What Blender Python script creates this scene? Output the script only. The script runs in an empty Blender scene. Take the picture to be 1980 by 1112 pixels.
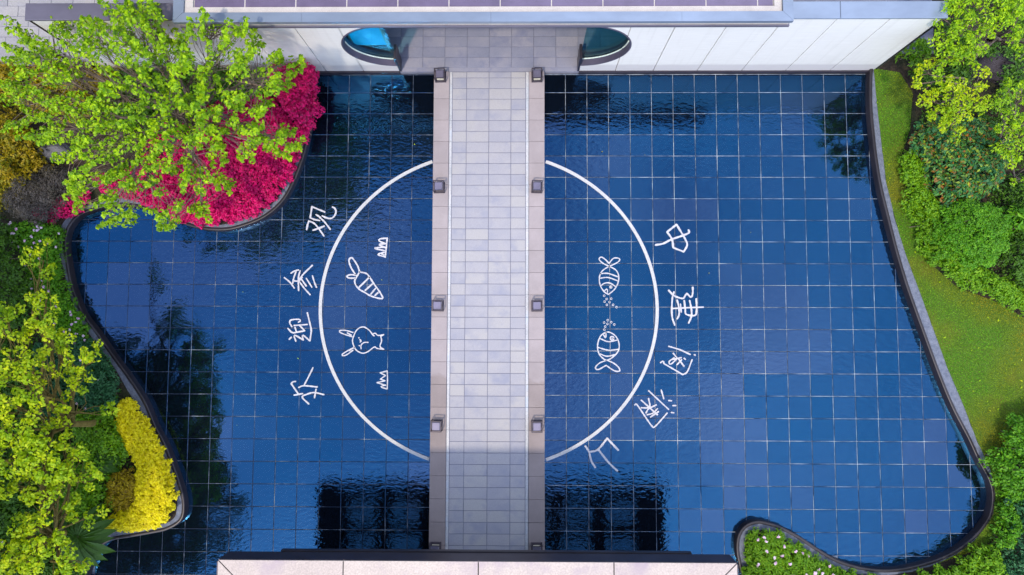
import bpy, bmesh, math, random
import numpy as np
from mathutils import Matrix, Vector
random.seed(7); RNG = np.random.default_rng(11)
S = bpy.context.scene
COL = S.collection

# ------------------------------------------------------------------ camera
TILE = 0.6
F_PX = 1320.0
CAM_H = 31.1506307 * TILE
TX, TY, RZ = -7.02194386e-02, -1.09965157e-02, -2.02241795e-03
def _rot():
    c, s = math.cos(RZ), math.sin(RZ); rz = np.array([[c, -s, 0], [s, c, 0], [0, 0, 1]])
    c, s = math.cos(TX), math.sin(TX); rx = np.array([[1, 0, 0], [0, c, -s], [0, s, c]])
    c, s = math.cos(TY), math.sin(TY); ry = np.array([[c, 0, s], [0, 1, 0], [-s, 0, c]])
    return ry @ rx @ rz
ROT = _rot()
cam_data = bpy.data.cameras.new('drone_camera')
cam_data.sensor_width = 36.0
cam_data.lens = F_PX / 1980.0 * 36.0
cam_data.clip_start = 0.1
cam_data.clip_end = 2000
cam = bpy.data.objects.new('drone_camera', cam_data)
COL.objects.link(cam)
cam.matrix_world = Matrix.Translation((0, 0, CAM_H)) @ Matrix(ROT.T.tolist()).to_4x4()
S.camera = cam

# ------------------------------------------------------------------ sky, sun, exposure
CLOUD_SHIFT = (-2.3, 4.7, 1.9)
SUN_EL, SUN_AZ = math.radians(63), math.radians(206)     # azimuth from +Y, clockwise
world = bpy.data.worlds.new('World'); S.world = world; world.use_nodes = True
wn, wl = world.node_tree.nodes, world.node_tree.links
wn.clear()
w_out = wn.new('ShaderNodeOutputWorld'); w_bg = wn.new('ShaderNodeBackground')
sky = wn.new('ShaderNodeTexSky'); sky.sky_type = 'NISHITA'; sky.sun_disc = False
sky.sun_elevation = SUN_EL; sky.sun_rotation = SUN_AZ
sky.altitude = 100; sky.air_density = 1.0; sky.dust_density = 0.6; sky.ozone_density = 2.2
w_tc = wn.new('ShaderNodeTexCoord')
w_no = wn.new('ShaderNodeTexNoise'); w_no.inputs['Scale'].default_value = 1.9
w_no.inputs['Detail'].default_value = 5; w_no.inputs['Roughness'].default_value = 0.55
w_rp = wn.new('ShaderNodeValToRGB')
w_rp.color_ramp.elements[0].position = 0.43; w_rp.color_ramp.elements[0].color = (0.04, 0.04, 0.04, 1)
w_rp.color_ramp.elements[1].position = 0.66; w_rp.color_ramp.elements[1].color = (0.5, 0.5, 0.5, 1)
w_mx = wn.new('ShaderNodeMix'); w_mx.data_type = 'RGBA'
w_mx.inputs[7].default_value = (10.5, 10.3, 11.0, 1)
w_mp = wn.new('ShaderNodeMapping'); w_mp.inputs['Location'].default_value = CLOUD_SHIFT
wl.new(w_tc.outputs['Generated'], w_mp.inputs['Vector']); wl.new(w_mp.outputs[0], w_no.inputs['Vector'])
wl.new(w_no.outputs['Fac'], w_rp.inputs['Fac'])
wl.new(w_rp.outputs['Color'], w_mx.inputs[0])
wl.new(sky.outputs['Color'], w_mx.inputs[6])
wl.new(w_mx.outputs[2], w_bg.inputs['Color'])
w_bg.inputs['Strength'].default_value = 0.15
wl.new(w_bg.outputs[0], w_out.inputs['Surface'])
sun_d = bpy.data.lights.new('sun', 'SUN'); sun_d.energy = 1.2; sun_d.angle = math.radians(3)
sun_d.color = (1.0, 0.87, 0.68)
sun = bpy.data.objects.new('sun', sun_d); COL.objects.link(sun)
_sd = Vector((math.sin(SUN_AZ) * math.cos(SUN_EL), math.cos(SUN_AZ) * math.cos(SUN_EL), math.sin(SUN_EL)))
sun.rotation_euler = _sd.to_track_quat('Z', 'Y').to_euler()
S.view_settings.view_transform = 'Standard'; S.view_settings.look = 'None'
S.view_settings.gamma = 1.0; S.view_settings.use_curve_mapping = False
S.view_settings.exposure = 1.22
S.cycles.max_bounces = 8; S.cycles.transparent_max_bounces = 12
S.cycles.caustics_reflective = False; S.cycles.caustics_refractive = False

# ------------------------------------------------------------------ helpers
def P(px, py, z=0.0):
    """the point of the photograph's pixel (px, py) on the level z"""
    d = ROT.T @ np.array([(px - 990.0) / F_PX, (556.0 - py) / F_PX, -1.0])
    t = (z - CAM_H) / d[2]
    return (float(d[0] * t), float(d[1] * t))
def PP(pts, z=0.0): return [P(a, b, z) for a, b in pts]

def tag(o, label=None, cat=None, group=None, kind=None):
    if label: o['label'] = label
    if cat: o['category'] = cat
    if group: o['group'] = group
    if kind: o['kind'] = kind
    return o
def empty(name, loc=(0, 0, 0), parent=None):
    o = bpy.data.objects.new(name, None); COL.objects.link(o); o.location = loc; o.empty_display_size = 0.2
    if parent: o.parent = parent
    return o
def link(name, me, mat=None, parent=None, loc=(0, 0, 0)):
    o = bpy.data.objects.new(name, me); COL.objects.link(o); o.location = loc
    if mat and not me.materials: me.materials.append(mat)
    if parent: o.parent = parent
    return o

class MB:
    def __init__(s): s.v = []; s.f = []
    def add(s, vs, fs):
        n = len(s.v); s.v += [tuple(map(float, p)) for p in vs]; s.f += [tuple(i + n for i in f) for f in fs]; return s
    def box(s, x0, x1, y0, y1, z0, z1):
        return s.add([(x0, y0, z0), (x1, y0, z0), (x1, y1, z0), (x0, y1, z0), (x0, y0, z1), (x1, y0, z1), (x1, y1, z1), (x0, y1, z1)],
                     [(3, 2, 1, 0), (4, 5, 6, 7), (0, 1, 5, 4), (1, 2, 6, 5), (2, 3, 7, 6), (3, 0, 4, 7)])
    def cbox(s, x0, x1, y0, y1, z0, z1, c=0.008):
        """box with its top edges chamfered"""
        a = [(x0, y0), (x1, y0), (x1, y1), (x0, y1)]
        b = [(x0 + c, y0 + c), (x1 - c, y0 + c), (x1 - c, y1 - c), (x0 + c, y1 - c)]
        vs = [(*p, z0) for p in a] + [(*p, z1 - c) for p in a] + [(*p, z1) for p in b]
        fs = [(3, 2, 1, 0), (8, 9, 10, 11)]
        for i in range(4):
            j = (i + 1) % 4
            fs += [(i, j, 4 + j, 4 + i), (4 + i, 4 + j, 8 + j, 8 + i)]
        return s.add(vs, fs)
    def prism(s, poly, z0, z1):
        n = len(poly)
        ar = sum(poly[i][0] * poly[(i + 1) % n][1] - poly[(i + 1) % n][0] * poly[i][1] for i in range(n))
        if ar < 0: poly = poly[::-1]
        vs = [(x, y, z0) for x, y in poly] + [(x, y, z1) for x, y in poly]
        fs = [tuple(range(n - 1, -1, -1)), tuple(range(n, 2 * n))]
        fs += [(i, (i + 1) % n, n + (i + 1) % n, n + i) for i in range(n)]
        return s.add(vs, fs)
    def tube(s, pts, radii, n=6):
        pts = [np.array(p, float) for p in pts]
        rings = []
        for i, p in enumerate(pts):
            d = pts[min(i + 1, len(pts) - 1)] - pts[max(i - 1, 0)]
            d = d / (np.linalg.norm(d) + 1e-9)
            a = np.cross(d, (0.31, 0.2, 0.93) if abs(d[2]) < .9 else (1, 0.1, 0)); a /= np.linalg.norm(a) + 1e-9
            b = np.cross(d, a)
            rings.append([p + radii[i] * (math.cos(2 * math.pi * k / n) * a + math.sin(2 * math.pi * k / n) * b) for k in range(n)])
        vs = [q for r in rings for q in r]
        fs = [(i * n + k, i * n + (k + 1) % n, (i + 1) * n + (k + 1) % n, (i + 1) * n + k) for i in range(len(pts) - 1) for k in range(n)]
        fs += [tuple(range(n - 1, -1, -1)), tuple(range((len(pts) - 1) * n, len(pts) * n))]
        return s.add(vs, fs)
    def mesh(s, name, smooth=False):
        me = bpy.data.meshes.new(name); me.from_pydata(s.v, [], s.f); me.update()
        if smooth: me.shade_smooth()
        return me
    def build(s, name, mat, parent=None, loc=(0, 0, 0), smooth=False):
        return link(name, s.mesh(name, smooth), mat, parent, loc)

# ------------------------------------------------------------------ materials
def new_mat(name):
    m = bpy.data.materials.new(name); m.use_nodes = True
    m.node_tree.nodes.clear(); return m, m.node_tree.nodes, m.node_tree.links
def rgba(c): return (c[0], c[1], c[2], 1.0)
def ramp(n, cols, pos=None):
    r = n.new('ShaderNodeValToRGB'); e = r.color_ramp.elements
    pos = pos or [i / (len(cols) - 1) for i in range(len(cols))]
    while len(e) < len(cols): e.new(0.5)
    for i, c in enumerate(cols): e[i].position = pos[i]; e[i].color = rgba(c)
    return r
def noise(n, l, vec, scale, detail=4, rough=0.55):
    t = n.new('ShaderNodeTexNoise'); t.inputs['Scale'].default_value = scale
    t.inputs['Detail'].default_value = detail; t.inputs['Roughness'].default_value = rough
    l.new(vec, t.inputs['Vector']); return t
def coords(n, l, scale=(1, 1, 1)):
    """world position, so that copies sharing a mesh differ"""
    g = n.new('ShaderNodeNewGeometry'); m = n.new('ShaderNodeMapping'); m.inputs['Scale'].default_value = scale
    l.new(g.outputs['Position'], m.inputs['Vector']); return m.outputs['Vector']
def mixc(n, l, fac, a, b, mode='MIX'):
    m = n.new('ShaderNodeMix'); m.data_type = 'RGBA'; m.blend_type = mode
    for s, v in ((0, fac), (6, a), (7, b)):
        if isinstance(v, (int, float)): m.inputs[s].default_value = v
        elif isinstance(v, tuple): m.inputs[s].default_value = rgba(v)
        else: l.new(v, m.inputs[s])
    return m.outputs[2]
def bump(n, l, h, strength, dist):
    b = n.new('ShaderNodeBump'); b.inputs['Strength'].default_value = strength; b.inputs['Distance'].default_value = dist
    l.new(h, b.inputs['Height']); return b.outputs['Normal']
def out(n, l, sh):
    o = n.new('ShaderNodeOutputMaterial'); l.new(sh, o.inputs['Surface'])

def stone(name, cols, scale=3.0, rough=0.75, rnd=0.5, fine=60.0, stretch=(1, 1, 1), relief=0.002, stain=None, stain_scale=1.2, spec=0.4, grain=(0.78, 1.14), wet=None, brk=False):
    """mottled mineral surface: broad patches, fine grain, a shift per object, optional stains"""
    m, n, l = new_mat(name)
    v = coords(n, l, stretch)
    oi = n.new('ShaderNodeObjectInfo')
    if brk:                  # each piece is cut from another part of the block
        va = n.new('ShaderNodeVectorMath'); va.operation = 'MULTIPLY_ADD'
        l.new(oi.outputs['Random'], va.inputs[0]); va.inputs[1].default_value = (37.0, 53.0, 11.0); l.new(v, va.inputs[2]); v = va.outputs[0]
    a = noise(n, l, v, scale, 6)
    mm = n.new('ShaderNodeMath'); mm.operation = 'MULTIPLY_ADD'
    l.new(oi.outputs['Random'], mm.inputs[0]); mm.inputs[1].default_value = rnd; mm.inputs[2].default_value = -rnd / 2
    ad = n.new('ShaderNodeMath'); ad.operation = 'ADD'; l.new(a.outputs['Fac'], ad.inputs[0]); l.new(mm.outputs[0], ad.inputs[1])
    r = ramp(n, cols, [0.25 + 0.5 * i / (len(cols) - 1) for i in range(len(cols))]); l.new(ad.outputs[0], r.inputs['Fac'])
    g = noise(n, l, v, fine, 3, 0.7)
    gr = ramp(n, [(grain[0],) * 3, (grain[1],) * 3], [0.3, 0.7]); l.new(g.outputs['Fac'], gr.inputs['Fac'])
    c = mixc(n, l, 1.0, r.outputs['Color'], gr.outputs['Color'], 'MULTIPLY')
    if stain:
        sn = noise(n, l, v, stain_scale, 7, 0.62)
        sr = ramp(n, [(0, 0, 0), (1, 1, 1)], [0.52, 0.7]); l.new(sn.outputs['Fac'], sr.inputs['Fac'])
        c = mixc(n, l, sr.outputs['Color'], c, stain)
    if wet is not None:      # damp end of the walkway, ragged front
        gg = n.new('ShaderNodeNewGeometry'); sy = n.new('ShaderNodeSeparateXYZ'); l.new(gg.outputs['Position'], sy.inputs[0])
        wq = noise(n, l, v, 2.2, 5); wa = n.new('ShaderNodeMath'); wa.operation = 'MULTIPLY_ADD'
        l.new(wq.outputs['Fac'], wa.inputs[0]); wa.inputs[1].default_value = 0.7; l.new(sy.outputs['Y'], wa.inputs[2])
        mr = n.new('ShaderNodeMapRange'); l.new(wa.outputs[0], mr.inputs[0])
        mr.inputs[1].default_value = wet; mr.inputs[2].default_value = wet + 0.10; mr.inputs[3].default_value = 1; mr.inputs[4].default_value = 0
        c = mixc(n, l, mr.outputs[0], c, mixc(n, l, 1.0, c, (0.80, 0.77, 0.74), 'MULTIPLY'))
    p = n.new('ShaderNodeBsdfPrincipled'); l.new(c, p.inputs['Base Color'])
    p.inputs['Roughness'].default_value = rough; p.inputs['Specular IOR Level'].default_value = spec
    l.new(bump(n, l, g.outputs['Fac'], 0.5, relief), p.inputs['Normal'])
    out(n, l, p.outputs[0]); return m

def metal(name, col, rough=0.45, metallic=0.3, var=0.25, scale=1.5, stretch=(1, 1, 1)):
    m, n, l = new_mat(name)
    v = coords(n, l, stretch); a = noise(n, l, v, scale, 6, 0.6)
    d = tuple(x * (1 - var) for x in col); u = tuple(min(1, x * (1 + var)) for x in col)
    r = ramp(n, [d, u], [0.3, 0.7]); l.new(a.outputs['Fac'], r.inputs['Fac'])
    p = n.new('ShaderNodeBsdfPrincipled'); l.new(r.outputs['Color'], p.inputs['Base Color'])
    p.inputs['Roughness'].default_value = rough; p.inputs['Metallic'].default_value = metallic
    out(n, l, p.outputs[0]); return m

def leaf_mat(name, cols, trans=0.3, patch=0.35, patch_cols=None, rough=0.5, gloss=0.35, pscale=1.6):
    """each leaf takes a random tone of the list; broad patches shift towards patch_cols"""
    m, n, l = new_mat(name)
    g = n.new('ShaderNodeNewGeometry')
    r = ramp(n, cols); l.new(g.outputs['Random Per Island'], r.inputs['Fac'])
    c = r.outputs['Color']
    if patch_cols:
        a = noise(n, l, coords(n, l), pscale, 3)
        ar = ramp(n, [(0, 0, 0), (patch, patch, patch)], [0.42, 0.62]); l.new(a.outputs['Fac'], ar.inputs['Fac'])
        c = mixc(n, l, ar.outputs['Color'], c, patch_cols)
    p = n.new('ShaderNodeBsdfPrincipled'); l.new(c, p.inputs['Base Color'])
    p.inputs['Roughness'].default_value = rough; p.inputs['Specular IOR Level'].default_value = gloss
    t = n.new('ShaderNodeBsdfTranslucent'); l.new(c, t.inputs['Color'])
    x = n.new('ShaderNodeMixShader'); x.inputs[0].default_value = trans
    l.new(p.outputs[0], x.inputs[1]); l.new(t.outputs[0], x.inputs[2])
    out(n, l, x.outputs[0]); return m

def ripple_normal(n, l):
    """small wind ripples in the water film, calmer and livelier areas"""
    v = coords(n, l)
    w = noise(n, l, v, 1.3, 2)
    vm = n.new('ShaderNodeVectorMath'); vm.operation = 'MULTIPLY_ADD'
    l.new(w.outputs['Color'], vm.inputs[0]); vm.inputs[1].default_value = (0.35, 0.35, 0.0); l.new(v, vm.inputs[2])
    mp = n.new('ShaderNodeMapping'); mp.inputs['Scale'].default_value = (1.0, 2.2, 1.0); mp.inputs['Rotation'].default_value = (0, 0, 0.35)
    l.new(vm.outputs[0], mp.inputs['Vector'])
    a = noise(n, l, mp.outputs[0], 5.5, 2, 0.5)
    calm = noise(n, l, v, 0.16, 2)
    cr = ramp(n, [(0.12, 0.12, 0.12), (1, 1, 1)], [0.40, 0.62]); l.new(calm.outputs['Fac'], cr.inputs['Fac'])
    mu = n.new('ShaderNodeMath'); mu.operation = 'MULTIPLY'; l.new(a.outputs['Fac'], mu.inputs[0]); l.new(cr.outputs['Color'], mu.inputs[1])
    return bump(n, l, mu.outputs[0], 1.0, 0.011)

def tile_mat():
    m, n, l = new_mat('pool_tile_wet_black')
    oi = n.new('ShaderNodeObjectInfo')
    v = coords(n, l)
    a = noise(n, l, v, 9.0, 6, 0.65)
    r = ramp(n, [(0.002, 0.004, 0.008), (0.004, 0.006, 0.011)], [0.3, 0.75]); l.new(a.outputs['Fac'], r.inputs['Fac'])
    # lime bloom here and there
    b = noise(n, l, v, 1.7, 8, 0.7)
    br = ramp(n, [(0, 0, 0), (0.10, 0.10, 0.10)], [0.62, 0.85]); l.new(b.outputs['Fac'], br.inputs['Fac'])
    c = mixc(n, l, br.outputs['Color'], r.outputs['Color'], (0.16, 0.17, 0.19))
    d = n.new('ShaderNodeBsdfDiffuse'); l.new(c, d.inputs['Color'])
    # whole patches of tiles, and some single tiles, differ in how blue the glaze reflects
    zn = noise(n, l, oi.outputs['Location'], 0.23, 3)
    zm = n.new('ShaderNodeMath'); zm.operation = 'MULTIPLY_ADD'; l.new(oi.outputs['Random'], zm.inputs[0]); zm.inputs[1].default_value = 0.02; l.new(zn.outputs['Fac'], zm.inputs[2])
    rr = ramp(n, [(0.05, 0.36, 0.86), (0.09, 0.39, 0.90), (0.19, 0.45, 0.96), (0.27, 0.50, 1.0)], [0.40, 0.53, 0.58, 0.75]); l.new(zm.outputs[0], rr.inputs['Fac'])
    g = n.new('ShaderNodeBsdfGlossy'); g.inputs['Roughness'].default_value = 0.03
    l.new(rr.outputs['Color'], g.inputs['Color'])
    l.new(ripple_normal(n, l), g.inputs['Normal'])
    fr = n.new('ShaderNodeMath'); fr.operation = 'MULTIPLY_ADD'
    l.new(oi.outputs['Random'], fr.inputs[0]); fr.inputs[1].default_value = TILE_GLOSS * 0.06; fr.inputs[2].default_value = TILE_GLOSS
    x = n.new('ShaderNodeMixShader'); l.new(fr.outputs[0], x.inputs[0])
    l.new(d.outputs[0], x.inputs[1]); l.new(g.outputs[0], x.inputs[2])
    out(n, l, x.outputs[0]); return m
TILE_GLOSS = 0.165

def water_mat():
    m, n, l = new_mat('pool_water')
    t = n.new('ShaderNodeBsdfTransparent'); t.inputs['Color'].default_value = (0.93, 0.96, 0.98, 1)
    g = n.new('ShaderNodeBsdfGlossy'); g.inputs['Roughness'].default_value = 0.0
    l.new(ripple_normal(n, l), g.inputs['Normal'])
    x = n.new('ShaderNodeMixShader'); x.inputs[0].default_value = 0.0015
    l.new(t.outputs[0], x.inputs[1]); l.new(g.outputs[0], x.inputs[2])
    out(n, l, x.outputs[0]); return m

def grout_mat(name='lime_crusted_grout', shift=0.0):
    m, n, l = new_mat(name)
    v = coords(n, l)
    a = noise(n, l, v, 1.3, 8, 0.75)
    r = ramp(n, [(0.03, 0.045, 0.09), (0.15, 0.18, 0.24), (0.42, 0.45, 0.50), (0.80, 0.81, 0.84)], [0.38 + shift, 0.46 + shift, 0.56 + shift, 0.68 + shift])
    l.new(a.outputs['Fac'], r.inputs['Fac'])
    p = n.new('ShaderNodeBsdfPrincipled'); l.new(r.outputs['Color'], p.inputs['Base Color']); p.inputs['Roughness'].default_value = 0.9
    out(n, l, p.outputs[0]); return m

def glass_mat(name, tint, gl=0.12, see=0.9):
    m, n, l = new_mat(name)
    t = n.new('ShaderNodeBsdfTransparent'); t.inputs['Color'].default_value = rgba(tint)
    g = n.new('ShaderNodeBsdfGlossy'); g.inputs['Roughness'].default_value = 0.02
    x = n.new('ShaderNodeMixShader'); x.inputs[0].default_value = gl
    l.new(t.outputs[0], x.inputs[1]); l.new(g.outputs[0], x.inputs[2])
    out(n, l, x.outputs[0]); return m

def wall_mat():
    m, n, l = new_mat('white_wall_cladding')
    v = coords(n, l, (0.6, 1, 14)); a = noise(n, l, v, 3.0, 6, 0.6)
    r = ramp(n, [(0.80, 0.79, 0.775), (0.88, 0.87, 0.855)], [0.3, 0.7]); l.new(a.outputs['Fac'], r.inputs['Fac'])
    st = noise(n, l, coords(n, l, (9, 1, 0.35)), 1.0, 4, 0.6); stn = ramp(n, [(1, 1, 1), (0.93, 0.925, 0.92)], [0.52, 0.75]); l.new(st.outputs['Fac'], stn.inputs['Fac'])
    rc_ = mixc(n, l, 1.0, r.outputs['Color'], stn.outputs['Color'], 'MULTIPLY')
    # greyer band along the foot, an uneven line
    g = n.new('ShaderNodeNewGeometry'); sx = n.new('ShaderNodeSeparateXYZ'); l.new(g.outputs['Position'], sx.inputs[0])
    w = noise(n, l, coords(n, l, (1, 1, 0.3)), 1.1, 5)
    ma = n.new('ShaderNodeMath'); ma.operation = 'MULTIPLY_ADD'; l.new(w.outputs['Fac'], ma.inputs[0]); ma.inputs[1].default_value = -0.12; l.new(sx.outputs['Z'], ma.inputs[2])
    sr = ramp(n, [(1, 1, 1), (0, 0, 0)], [0.42, 0.56]); l.new(ma.outputs[0], sr.inputs['Fac'])
    c = mixc(n, l, sr.outputs['Color'], rc_, (0.66, 0.64, 0.65))
    p = n.new('ShaderNodeBsdfPrincipled'); l.new(c, p.inputs['Base Color']); p.inputs['Roughness'].default_value = 0.55
    out(n, l, p.outputs[0]); return m

def soil_mat():
    m, n, l = new_mat('dark_mulch')
    v = coords(n, l); a = noise(n, l, v, 14, 6, 0.7); b = noise(n, l, v, 0.9, 3)
    r = ramp(n, [(0.010, 0.008, 0.006), (0.035, 0.024, 0.015), (0.09, 0.055, 0.025)], [0.3, 0.55, 0.8]); l.new(a.outputs['Fac'], r.inputs['Fac'])
    br = ramp(n, [(0, 0, 0), (0.6, 0.6, 0.6)], [0.5, 0.7]); l.new(b.outputs['Fac'], br.inputs['Fac'])
    c = mixc(n, l, br.outputs['Color'], r.outputs['Color'], (0.022, 0.040, 0.008))
    p = n.new('ShaderNodeBsdfPrincipled'); l.new(c, p.inputs['Base Color']); p.inputs['Roughness'].default_value = 0.95
    l.new(bump(n, l, a.outputs['Fac'], 1.0, 0.03), p.inputs['Normal'])
    out(n, l, p.outputs[0]); return m

def lawn_mat():
    m, n, l = new_mat('lawn_turf')
    v = coords(n, l); a = noise(n, l, v, 40, 4, 0.7); b = noise(n, l, v, 0.8, 4); d = noise(n, l, v, 0.45, 3)
    r = ramp(n, [(0.030, 0.070, 0.003), (0.11, 0.20, 0.006)], [0.3, 0.7]); l.new(a.outputs['Fac'], r.inputs['Fac'])
    br = ramp(n, [(0, 0, 0), (0.75, 0.75, 0.75)], [0.5, 0.68]); l.new(b.outputs['Fac'], br.inputs['Fac'])
    c = mixc(n, l, br.outputs['Color'], r.outputs['Color'], (0.14, 0.13, 0.008))
    p = n.new('ShaderNodeBsdfPrincipled'); l.new(c, p.inputs['Base Color']); p.inputs['Roughness'].default_value = 0.9
    l.new(bump(n, l, a.outputs['Fac'], 1.0, 0.02), p.inputs['Normal'])
    out(n, l, p.outputs[0]); return m

M = {}
M['tile'] = tile_mat(); M['water'] = water_mat(); M['grout'] = grout_mat(); M['grout_clean'] = grout_mat('cleaner_dark_grout', 0.09)
M['wall'] = wall_mat(); M['soil'] = soil_mat(); M['lawn'] = lawn_mat()
M['slab'] = stone('walkway_slab_stone', [(0.335, 0.335, 0.385), (0.37, 0.362, 0.398), (0.40, 0.388, 0.40)], 1.6, 0.7, 0.5, 45, stain=(0.275, 0.285, 0.36), stain_scale=1.3, grain=(0.88, 1.07), brk=True)
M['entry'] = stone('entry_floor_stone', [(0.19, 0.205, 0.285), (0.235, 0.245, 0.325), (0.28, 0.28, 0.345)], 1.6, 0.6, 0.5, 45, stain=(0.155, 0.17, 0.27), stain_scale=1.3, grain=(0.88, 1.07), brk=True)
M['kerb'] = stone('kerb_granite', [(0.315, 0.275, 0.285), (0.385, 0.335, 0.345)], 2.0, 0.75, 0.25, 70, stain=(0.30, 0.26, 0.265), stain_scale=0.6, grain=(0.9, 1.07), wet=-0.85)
M['mortar'] = stone('slate_blue_mortar', [(0.14, 0.15, 0.22), (0.22, 0.23, 0.30)], 3, 0.9, 0, 40)
M['paver'] = stone('pavement_slab_stone', [(0.31, 0.31, 0.34), (0.39, 0.38, 0.39)], 1.2, 0.8, 0.5, 45, stain=(0.30, 0.30, 0.35))
M['strip'] = stone('white_edge_strip', [(0.42, 0.44, 0.48), (0.58, 0.57, 0.58)], 2.2, 0.5, 0.2, 30, stain=(0.45, 0.52, 0.62), stain_scale=2.0)
M['rim'] = metal('charcoal_rim', (0.030, 0.026, 0.032), 0.38, 0.2, 0.3)
M['gravel'] = stone('grey_gravel', [(0.10, 0.12, 0.17), (0.22, 0.24, 0.30)], 9.0, 0.9, 0, 38, relief=0.05)
M['paint'] = stone('white_line_paint', [(0.46, 0.45, 0.49), (0.62, 0.61, 0.64)], 6, 0.8, 0.1, 40)
M['ring'] = stone('cream_ring_inlay', [(0.44, 0.45, 0.45), (0.57, 0.57, 0.56)], 5, 0.6, 0.1, 40)
M['lamp_metal'] = metal('lantern_dark_metal', (0.055, 0.045, 0.062), 0.5, 0.3)
M['lamp_cap'] = metal('lantern_cap_metal', (0.17, 0.16, 0.24), 0.45, 0.3)
M['lamp_glass'] = stone('lantern_cream_diffuser', [(0.60, 0.56, 0.42), (0.70, 0.66, 0.52)], 8, 0.5, 0.1, 30)
M['coping'] = metal('blue_grey_coping', (0.27, 0.33, 0.43), 0.35, 0.45, 0.16, 1.2, (0.5, 1, 1))
M['coping_dark'] = metal('violet_grey_coping', (0.16, 0.15, 0.20), 0.45, 0.4, 0.2, 1.2, (0.5, 1, 1))
M['dark_metal'] = metal('dark_trim_metal', (0.045, 0.040, 0.055), 0.4, 0.4)
M['pale_trim'] = stone('pale_stone_ledge', [(0.46, 0.42, 0.40), (0.58, 0.54, 0.50)], 3, 0.7, 0.1, 50)
M['roof_panel'] = metal('violet_roof_panel', (0.15, 0.12, 0.20), 0.3, 0.1, 0.2)
M['reveal'] = metal('window_reveal_violet', (0.10, 0.09, 0.14), 0.5, 0.2)
M['teal'] = glass_mat('teal_glass', (0.50, 0.76, 0.80), 0.08)
M['dark_glass'] = glass_mat('dark_glass', (0.10, 0.12, 0.14), 0.25)
M['cyan'] = metal('cyan_backlit_panel', (0.01, 0.42, 0.72), 0.35, 0.0, 0.12)
_cp = [q for q in M['cyan'].node_tree.nodes if q.type == 'BSDF_PRINCIPLED'][0]
_cp.inputs['Emission Color'].default_value = (0.0, 0.42, 0.85, 1); _cp.inputs['Emission Strength'].default_value = 0.32
M['glass_edge'] = stone('pale_green_glass_edge', [(0.55, 0.68, 0.62), (0.68, 0.78, 0.72)], 4, 0.4, 0, 30)
M['pink_roof'] = stone('pinkish_metal_roof', [(0.44, 0.365, 0.335), (0.53, 0.45, 0.40)], 0.8, 0.55, 0.15, 25, stain=(0.36, 0.29, 0.32), stain_scale=0.9, relief=0.0005)
M['frosted'] = leaf_mat('added_frosted_pane', [(0.55, 0.58, 0.62), (0.62, 0.64, 0.68)], 0.75, rough=0.4)  # for the added roof panes that pass sky light into the reflection
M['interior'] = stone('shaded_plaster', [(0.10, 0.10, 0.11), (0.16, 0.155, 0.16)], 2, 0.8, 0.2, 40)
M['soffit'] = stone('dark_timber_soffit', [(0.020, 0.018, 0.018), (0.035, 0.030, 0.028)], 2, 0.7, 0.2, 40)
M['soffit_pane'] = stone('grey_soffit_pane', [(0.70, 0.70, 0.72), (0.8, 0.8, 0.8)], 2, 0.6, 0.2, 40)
M['rock'] = stone('grey_garden_rock', [(0.10, 0.10, 0.11), (0.26, 0.25, 0.26)], 3, 0.9, 0.2, 25, relief=0.02)
M['gap_rock'] = stone('dark_gap_rock', [(0.018, 0.015, 0.02), (0.06, 0.05, 0.06)], 3, 0.9, 0.2, 25, relief=0.02)
M['bark'] = stone('grey_brown_bark', [(0.13, 0.09, 0.065), (0.27, 0.21, 0.17)], 6, 0.9, 0.1, 30, relief=0.01)
M['bark_yellow'] = stone('olive_bark', [(0.13, 0.10, 0.02), (0.24, 0.19, 0.05)], 6, 0.9, 0.1, 30, relief=0.01)
M['tower'] = stone('dark_tower_render', [(0.030, 0.026, 0.026), (0.05, 0.042, 0.04)], 0.3, 0.8, 0.1, 8)
M['tower_glass'] = metal('tower_window_glass', (0.03, 0.035, 0.045), 0.7, 0.0)

# ------------------------------------------------------------------ leaf builder
def leaf_mesh(name, pos, nrm, tipdir, length, aspect=0.55, fold=0.18):
    """one folded, pointed leaf (two triangles) for each row of pos"""
    N = len(pos)
    n = nrm / (np.linalg.norm(nrm, axis=1, keepdims=True) + 1e-9)
    d = tipdir - n * np.sum(tipdir * n, axis=1, keepdims=True)
    d = d / (np.linalg.norm(d, axis=1, keepdims=True) + 1e-9)
    s = np.cross(n, d)
    L = length[:, None]; W = L * aspect * 0.5
    base = pos - d * L * 0.5
    tip = pos + d * L * 0.5 - n * L * 0.12
    lf = pos + s * W + n * L * fold * 0.5 - d * L * 0.05
    rt = pos - s * W + n * L * fold * 0.5 - d * L * 0.05
    co = np.stack([base, rt, tip, lf], 1).reshape(-1, 3).astype(np.float32)
    idx = np.arange(N) * 4
    tri = np.stack([idx, idx + 1, idx + 2, idx, idx + 2, idx + 3], 1).reshape(-1).astype(np.int32)
    me = bpy.data.meshes.new(name)
    me.vertices.add(N * 4); me.vertices.foreach_set('co', co.ravel())
    me.loops.add(len(tri)); me.loops.foreach_set('vertex_index', tri)
    me.polygons.add(N * 2)
    me.polygons.foreach_set('loop_start', np.arange(0, N * 6, 3, dtype=np.int32))
    me.update(calc_edges=True)
    return me

def unit(v): return v / (np.linalg.norm(v, axis=-1, keepdims=True) + 1e-9)

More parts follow.
